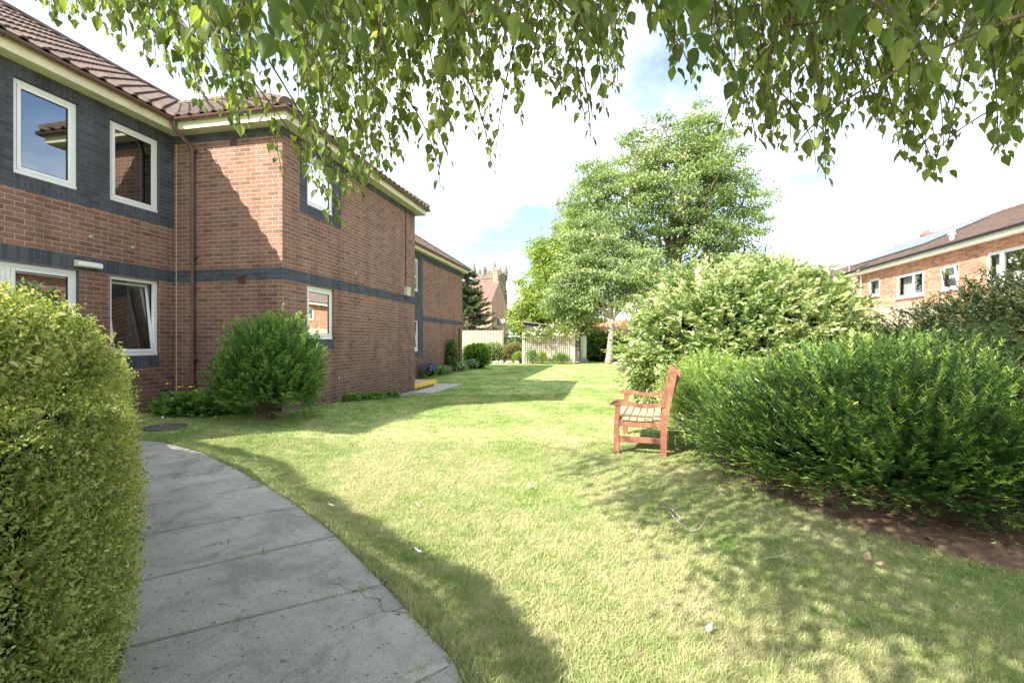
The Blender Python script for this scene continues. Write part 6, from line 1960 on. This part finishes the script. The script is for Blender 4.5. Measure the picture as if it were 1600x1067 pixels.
# ------------------------------------------------------------------ overhanging birch
def overhang():
    rs = np.random.RandomState(77); random.seed(77)
    base = W(1.3, -2.4)
    t = thing("overhanging_birch", "birch tree whose drooping leafy shoots hang across the top of the view", "tree", (base.x, base.y, 0))
    mb = MB()
    def cam3(X, Z, h): p = W(X, Z); p.z = h; return p
    tp = [cam3(1.3, -2.4, -.1), cam3(1.28, -2.38, .5), cam3(1.22, -2.3, 1.6), cam3(1.2, -2.2, 3.0), cam3(1.1, -2.0, 4.6), cam3(1.0, -1.9, 6.5), cam3(.9, -1.8, 8.5)]
    mb.tube(tp, [.22, .17, .15, .13, .10, .06, .015], 12)
    # envelope of hanging tips in the picture
    env = [(60, 10), (100, 45), (150, 60), (200, 90), (250, 110), (300, 165), (350, 190), (400, 225), (450, 262), (490, 300), (530, 345), (560, 300), (600, 268), (640, 232), (688, 290), (710, 215), (735, 205), (768, 262), (800, 190),
           (850, 172), (890, 182), (920, 212), (950, 160), (975, 110), (992, 45), (1008, 45), (1025, 98), (1060, 118), (1090, 165), (1130, 205), (1180, 222), (1235, 232), (1255, 218), (1290, 280), (1330, 175), (1360, 205), (1400, 232), (1450, 275), (1480, 258), (1520, 185), (1560, 242), (1600, 215), (1680, 210)]
    ex = np.array([e[0] for e in env]); ey = np.array([e[1] for e in env])
    limbs = []
    limb_ends = [(-2.0, 1.0, 3.9), (-1.2, 2.0, 4.0), (-.2, 2.4, 4.2), (.9, 2.6, 4.1), (2.0, 2.3, 4.0), (3.0, 1.2, 4.0), (-2.6, 2.4, 3.9), (1.6, 3.2, 4.4), (.2, 1.2, 3.6), (-.9, .8, 3.5), (2.4, .4, 3.6)]
    for (X, Z, h) in limb_ends:
        s0 = tp[3].lerp(tp[4], rs.uniform(0, 1)); e = cam3(X, Z, h)
        pts = [s0.lerp(e, q) + Vector((0, 0, .55 * math.sin(q * math.pi))) + Vector(rs.normal(size=3) * .04) for q in (0, .2, .4, .6, .8, 1)]
        mb.tube(pts, [.055, .042, .032, .022, .014, .008], 7)
        limbs += pts[1:]
        # side branches fanning off every limb
        for q_ in range(9):
            k_ = rs.randint(1, 6); a0 = pts[k_]; dr = (pts[k_] - pts[k_ - 1]).normalized()
            sd_ = Vector(rs.normal(size=3)); sd_.z *= .35; e_ = a0 + (dr * .6 + sd_.normalized() * .9).normalized() * rs.uniform(.4, 1.1)
            br = [a0, a0.lerp(e_, .35) + Vector((0, 0, .06)), a0.lerp(e_, .7) + Vector((0, 0, .05)), e_ - Vector((0, 0, .05))]
            mb.tube(br, [.012, .009, .006, .003], 5); limbs += br[1:]
    LP = np.array([p[:] for p in limbs])
    PP, DD, NN, LL, RR = [], [], [], [], []
    def shoot(tip, length, sway, leafL, dens, tip_bend):
        n_ = 10
        pts = []
        for k in range(n_ + 1):
            u = k / n_        # 0 tip .. 1 top
            pts.append(tip + Vector((sway[0] * u ** 1.6, sway[1] * u ** 1.6, length * u * (1 - .12 * u))))
        mb.tube(pts, [.0015 + .0028 * k / n_ for k in range(n_ + 1)], 4, cap=False)
        m_ = max(4, int(length * dens))
        for j in range(m_):
            u = (j + rs.uniform(.1, .9)) / m_
            k = int(u * n_); f_ = u * n_ - k; p = pts[k].lerp(pts[min(k + 1, n_)], f_)
            a = j * 2.4 + rs.uniform(-.6, .6)
            d = Vector((math.cos(a) * .55, math.sin(a) * .55, -1.0 + rs.uniform(-.3, .35)))
            pet = d.normalized() * leafL * .35
            PP.append((p + pet)[:]); DD.append(d[:])
            NN.append((math.cos(a) * .8 + rs.normal() * .35, math.sin(a) * .8 + rs.normal() * .35, .5 + rs.normal() * .3))
            LL.append(leafL * rs.uniform(.4, 1.25) * (.7 + .3 * min(1, u * 4))); RR.append(min(1, max(0, rs.uniform(0, .8) + rs.normal() * .1)))
        return pts[-1]
    def add(px_, py_, Z, length, leafL, dens):
        p = PX(px_, Z); p.z = EYE + (533 - py_) / F * Z
        top = shoot(p, length, (rs.normal() * .26, rs.normal() * .24 - .1), leafL, dens, 0)
        dd = ((LP - np.array(top[:])) ** 2).sum(1) + np.where(LP[:, 2] < top.z + .03, 3.0, 0); q = Vector(LP[np.argsort(dd)[rs.randint(0, 3)]])
        if dd.min() < 2.5:
            mb.tube([top, top.lerp(q, .5) + Vector((0, 0, .16 * (q - top).length)), q], [.003, .004, .006], 5, cap=False)
    # edge shoots: tips on the envelope
    for i in range(170):
        px_ = rs.uniform(60, 1680); e = np.interp(px_, ex, ey)
        py_ = e - abs(rs.normal()) * 22
        Z = rs.uniform(1.5, 2.7)
        if 975 < px_ < 1012 and rs.uniform() < .8: continue
        ln = (py_ + 60) / F * Z + rs.uniform(.1, .5)
        add(px_, py_, Z, max(.25, ln), .058 * rs.uniform(.75, 1.2), 34)
    # fill behind, farther and higher
    for i in range(350):
        px_ = rs.uniform(40, 1700); e = np.interp(px_, ex, ey)
        py_ = e * rs.uniform(-.2, .80) - 10
        if px_ < 680 and rs.uniform() < .25: continue
        if px_ < 380: py_ = e * rs.uniform(-.2, .9) - 12
        Z = rs.uniform(1.35, 3.3)
        if 965 < px_ < 1020: py_ = min(py_, 5)
        ln = max(.15, (py_ + 50) / F * Z) + rs.uniform(.15, .5)
        add(px_, py_, Z, ln, .060 * rs.uniform(.75, 1.2), 32)
    # thick leafage close overhead along the top
    for i in range(120):
        px_ = rs.uniform(120, 1700); e = min(120, np.interp(px_, ex, ey) * .6)
        if 965 < px_ < 1020: e = 5
        add(px_, rs.uniform(-20, 1) * 1.0 + e * rs.uniform(.1, 1), rs.uniform(1.0, 1.9), rs.uniform(.25, .5), .06 * rs.uniform(.8, 1.25), 34)
    # hand placed hanging sprays seen against the sky
    for (px_, py_, Z, ln) in ((688, 293, 2.0, .55), (768, 265, 1.9, .5), (775, 240, 1.95, .4), (923, 214, 1.7, .45), (915, 190, 1.72, .4), (1290, 280, 1.5, .5), (1275, 258, 1.52, .4), (1460, 276, 1.7, .5), (1450, 262, 1.72, .5), (1478, 262, 1.8, .4), (1560, 243, 1.6, .5), (1405, 236, 1.8, .4), (530, 345, 2.3, .6), (515, 350, 2.35, .7), (440, 275, 2.4, .5), (1130, 208, 1.6, .4), (1180, 222, 1.5, .4), (1240, 240, 1.35, .35)):
        add(px_, py_, Z, ln, .052, 28)
    n = len(PP)
    LLa = np.array(LL)
    V1 = leaves(np.array(PP), np.array(DD), np.array(NN), LLa, LLa * rs.uniform(.55, .82, n), 'birch', rs, np.array(RR))
    # the crown above and behind the camera
    C = []
    lob = [((1.6, -1.6, 5.2), (2.3, 1.9, 1.6)), ((0.2, -.9, 4.3), (1.9, 1.5, .9)), ((2.6, -.3, 4.6), (2.0, 1.6, 1.2)), ((1.2, -2.2, 7.2), (2.0, 1.8, 1.8)), ((3.4, -1.8, 5.6), (1.8, 1.6, 1.4)), ((1.4, .6, 4.1), (1.6, 1.1, .6)), ((-1.3, -.35, 3.75), (1.4, .85, .45)), ((-.2, -.5, 3.5), (1.2, .9, .4)), ((.2, .5, 3.3), (1.3, .7, .35)), ((-.8, -.1, 3.3), (1.1, .7, .3)), ((.6, -.9, 3.6), (1.2, .7, .4)), ((-1.6, -.9, 3.9), (1.0, .7, .35))]
    for (c, r) in lob:
        k = int(60 * r[0] * r[1] * r[2] / 4) + 33
        d = unit(rs.normal(size=(k, 3))) * (rs.uniform(.2, 1, (k, 1)) ** .5) * np.array(r)
        for q in d + np.array(c): 
            w_ = W(q[0], q[1]); C.append((w_.x, w_.y, q[2]))
    C = np.array(C)
    SPt = np.array([p[:] for p in tp[3:]] + [p[:] for p in limbs])
    for q in C[::2]:
        dd = ((SPt - q) ** 2).sum(1); s_ = Vector(SPt[dd.argmin()]); e = Vector(q)
        mb.tube([s_, s_.lerp(e, .5) + Vector((0, 0, .1)), e], [.018, .012, .004], 4, cap=False)
    lpc = 34
    g = rs.normal(size=(len(C), lpc, 3)) * np.array([.24, .24, .20])
    P = (C[:, None] + g).reshape(-1, 3)
    # keep what would hang into the picture out of this part
    rel = P - np.array([0, 0, EYE]); Zc = -SA * rel[:, 0] + CA * rel[:, 1]; ok = ~((Zc > .05) & (rel[:, 2] < Zc * .74))
    P = P[ok]; m_ = len(P)
    D = unit(rs.normal(size=(m_, 3)) + np.array([0, 0, -1.0])); N = unit(rs.normal(size=(m_, 3)) + np.array([0, 0, .8]))
    V2 = leaves(P, D, N, .06 * rs.uniform(.7, 1.2, m_), .045 * rs.uniform(.7, 1.2, m_), 'birch', rs)
    leaf_obj("crown", [V1, V2], M['over_leaf'], t)
    mb.build("trunk", M['bark'], t)
    print("overhang leaves", n, m_)
overhang()

# ------------------------------------------------------------------ litter on the lawn
def twig_obj(name, label, pts_px, r, mat):
    pts = []
    for i, (a, b) in enumerate(pts_px):
        p = G(a, b); p.z += .035 + .015 * math.sin(i * 2.1); pts.append(p)
    fine = []
    for i in range(len(pts) - 1):
        for k in range(4): fine.append(pts[i].lerp(pts[i + 1], k / 4) + Vector((0, 0, .004 * math.sin(k + i))))
    fine.append(pts[-1])
    mb = MB(); mb.tube(fine, [r * (1 - .6 * i / len(fine)) for i in range(len(fine))], 6)
    # little side branch
    m_ = fine[len(fine) // 2]; mb.tube([m_, m_ + Vector((.06, .04, .01)), m_ + Vector((.09, .09, .0))], r * .5, 5)
    c = pts[0]
    o = mb.build(name, mat, None, loc=c); tag(o, label, "twig", "dead twigs on the lawn"); return o
twig_obj("fallen_twig", "straight end of a bleached fallen twig lying on the shaded lawn", [(1034, 798), (1050, 805), (1068, 816)], .006, M['dead_twig'])
twig_obj("fallen_twig", "curved grey fallen twig lying on the lawn in front of the bench", [(1045, 806), (1058, 824), (1080, 835), (1095, 830), (1105, 816)], .006, M['dead_twig'])
twig_obj("fallen_twig", "thin dry stalk on the shaded grass beyond the curled dead leaf", [(1190, 882), (1220, 880), (1252, 881)], .004, M['dead_twig'])
twig_obj("fallen_twig", "small bent stalk on the grass at the path edge", [(492, 812), (494, 800), (499, 792)], .003, M['dead_twig'])
def flat_leaf(name, label, px_, py_, s, mat, group, seed):
    r = random.Random(seed); p = G(px_, py_); a = r.uniform(0, 6.28)
    u = Vector((math.cos(a), math.sin(a), .1)); v = Vector((-math.sin(a), math.cos(a), .15))
    c = p + Vector((0, 0, .042))
    mb = MB()
    vs = [c, c + u * s * .3 + v * s * .3, c + u * s * .7 + v * s * .24 + Vector((0, 0, .01)), c + u * s + Vector((0, 0, .02)), c + u * s * .7 - v * s * .24, c + u * s * .3 - v * s * .3]
    vs += [q + Vector((0, 0, .0025)) for q in vs]
    fs = [(0, 3, 2, 1), (0, 5, 4, 3), (6, 7, 8, 9), (6, 9, 10, 11)] + [(i, (i + 1) % 6, (i + 1) % 6 + 6, i + 6) for i in range(6)]
    mb.add(vs, fs)
    return tag(mb.build(name, mat, None, loc=c), label, "leaf" if 'leaf' in name else "petal", group)
flat_leaf("dead_leaf", "curled pale brown dead leaf on the shaded grass at right", 1352, 884, .075, M['litter_leaf'], "leaves dropped on the lawn", 1)
flat_leaf("dead_leaf", "small brown dead leaf beside the curled one on shaded grass", 1366, 890, .05, M['litter_leaf'], "leaves dropped on the lawn", 2)
for i, (a, b, s, lb) in enumerate(((523, 797, .055, "white petal on the grass beside the path edge"), (655, 797, .035, "small white petal on sunny grass, upper of the left pair"), (659, 872, .055, "white petal on sunny grass, lower of the left pair"), (826, 767, .05, "white petal on sunny grass in line with the bench front"),
                               (1103, 998, .042, "largest white petal near the bottom of the lawn"), (335, 655, .05, "white scrap on the shaded grass in front of the round shrub"), (254, 657, .05, "white scrap on the shaded grass by the manhole cover"), (402, 723, .03, "tiny white petal at the path edge far along the path"))):
    flat_leaf("fallen_petal", lb, a, b, s, M['petal_w'], "white petals dropped on the lawn", 10 + i)
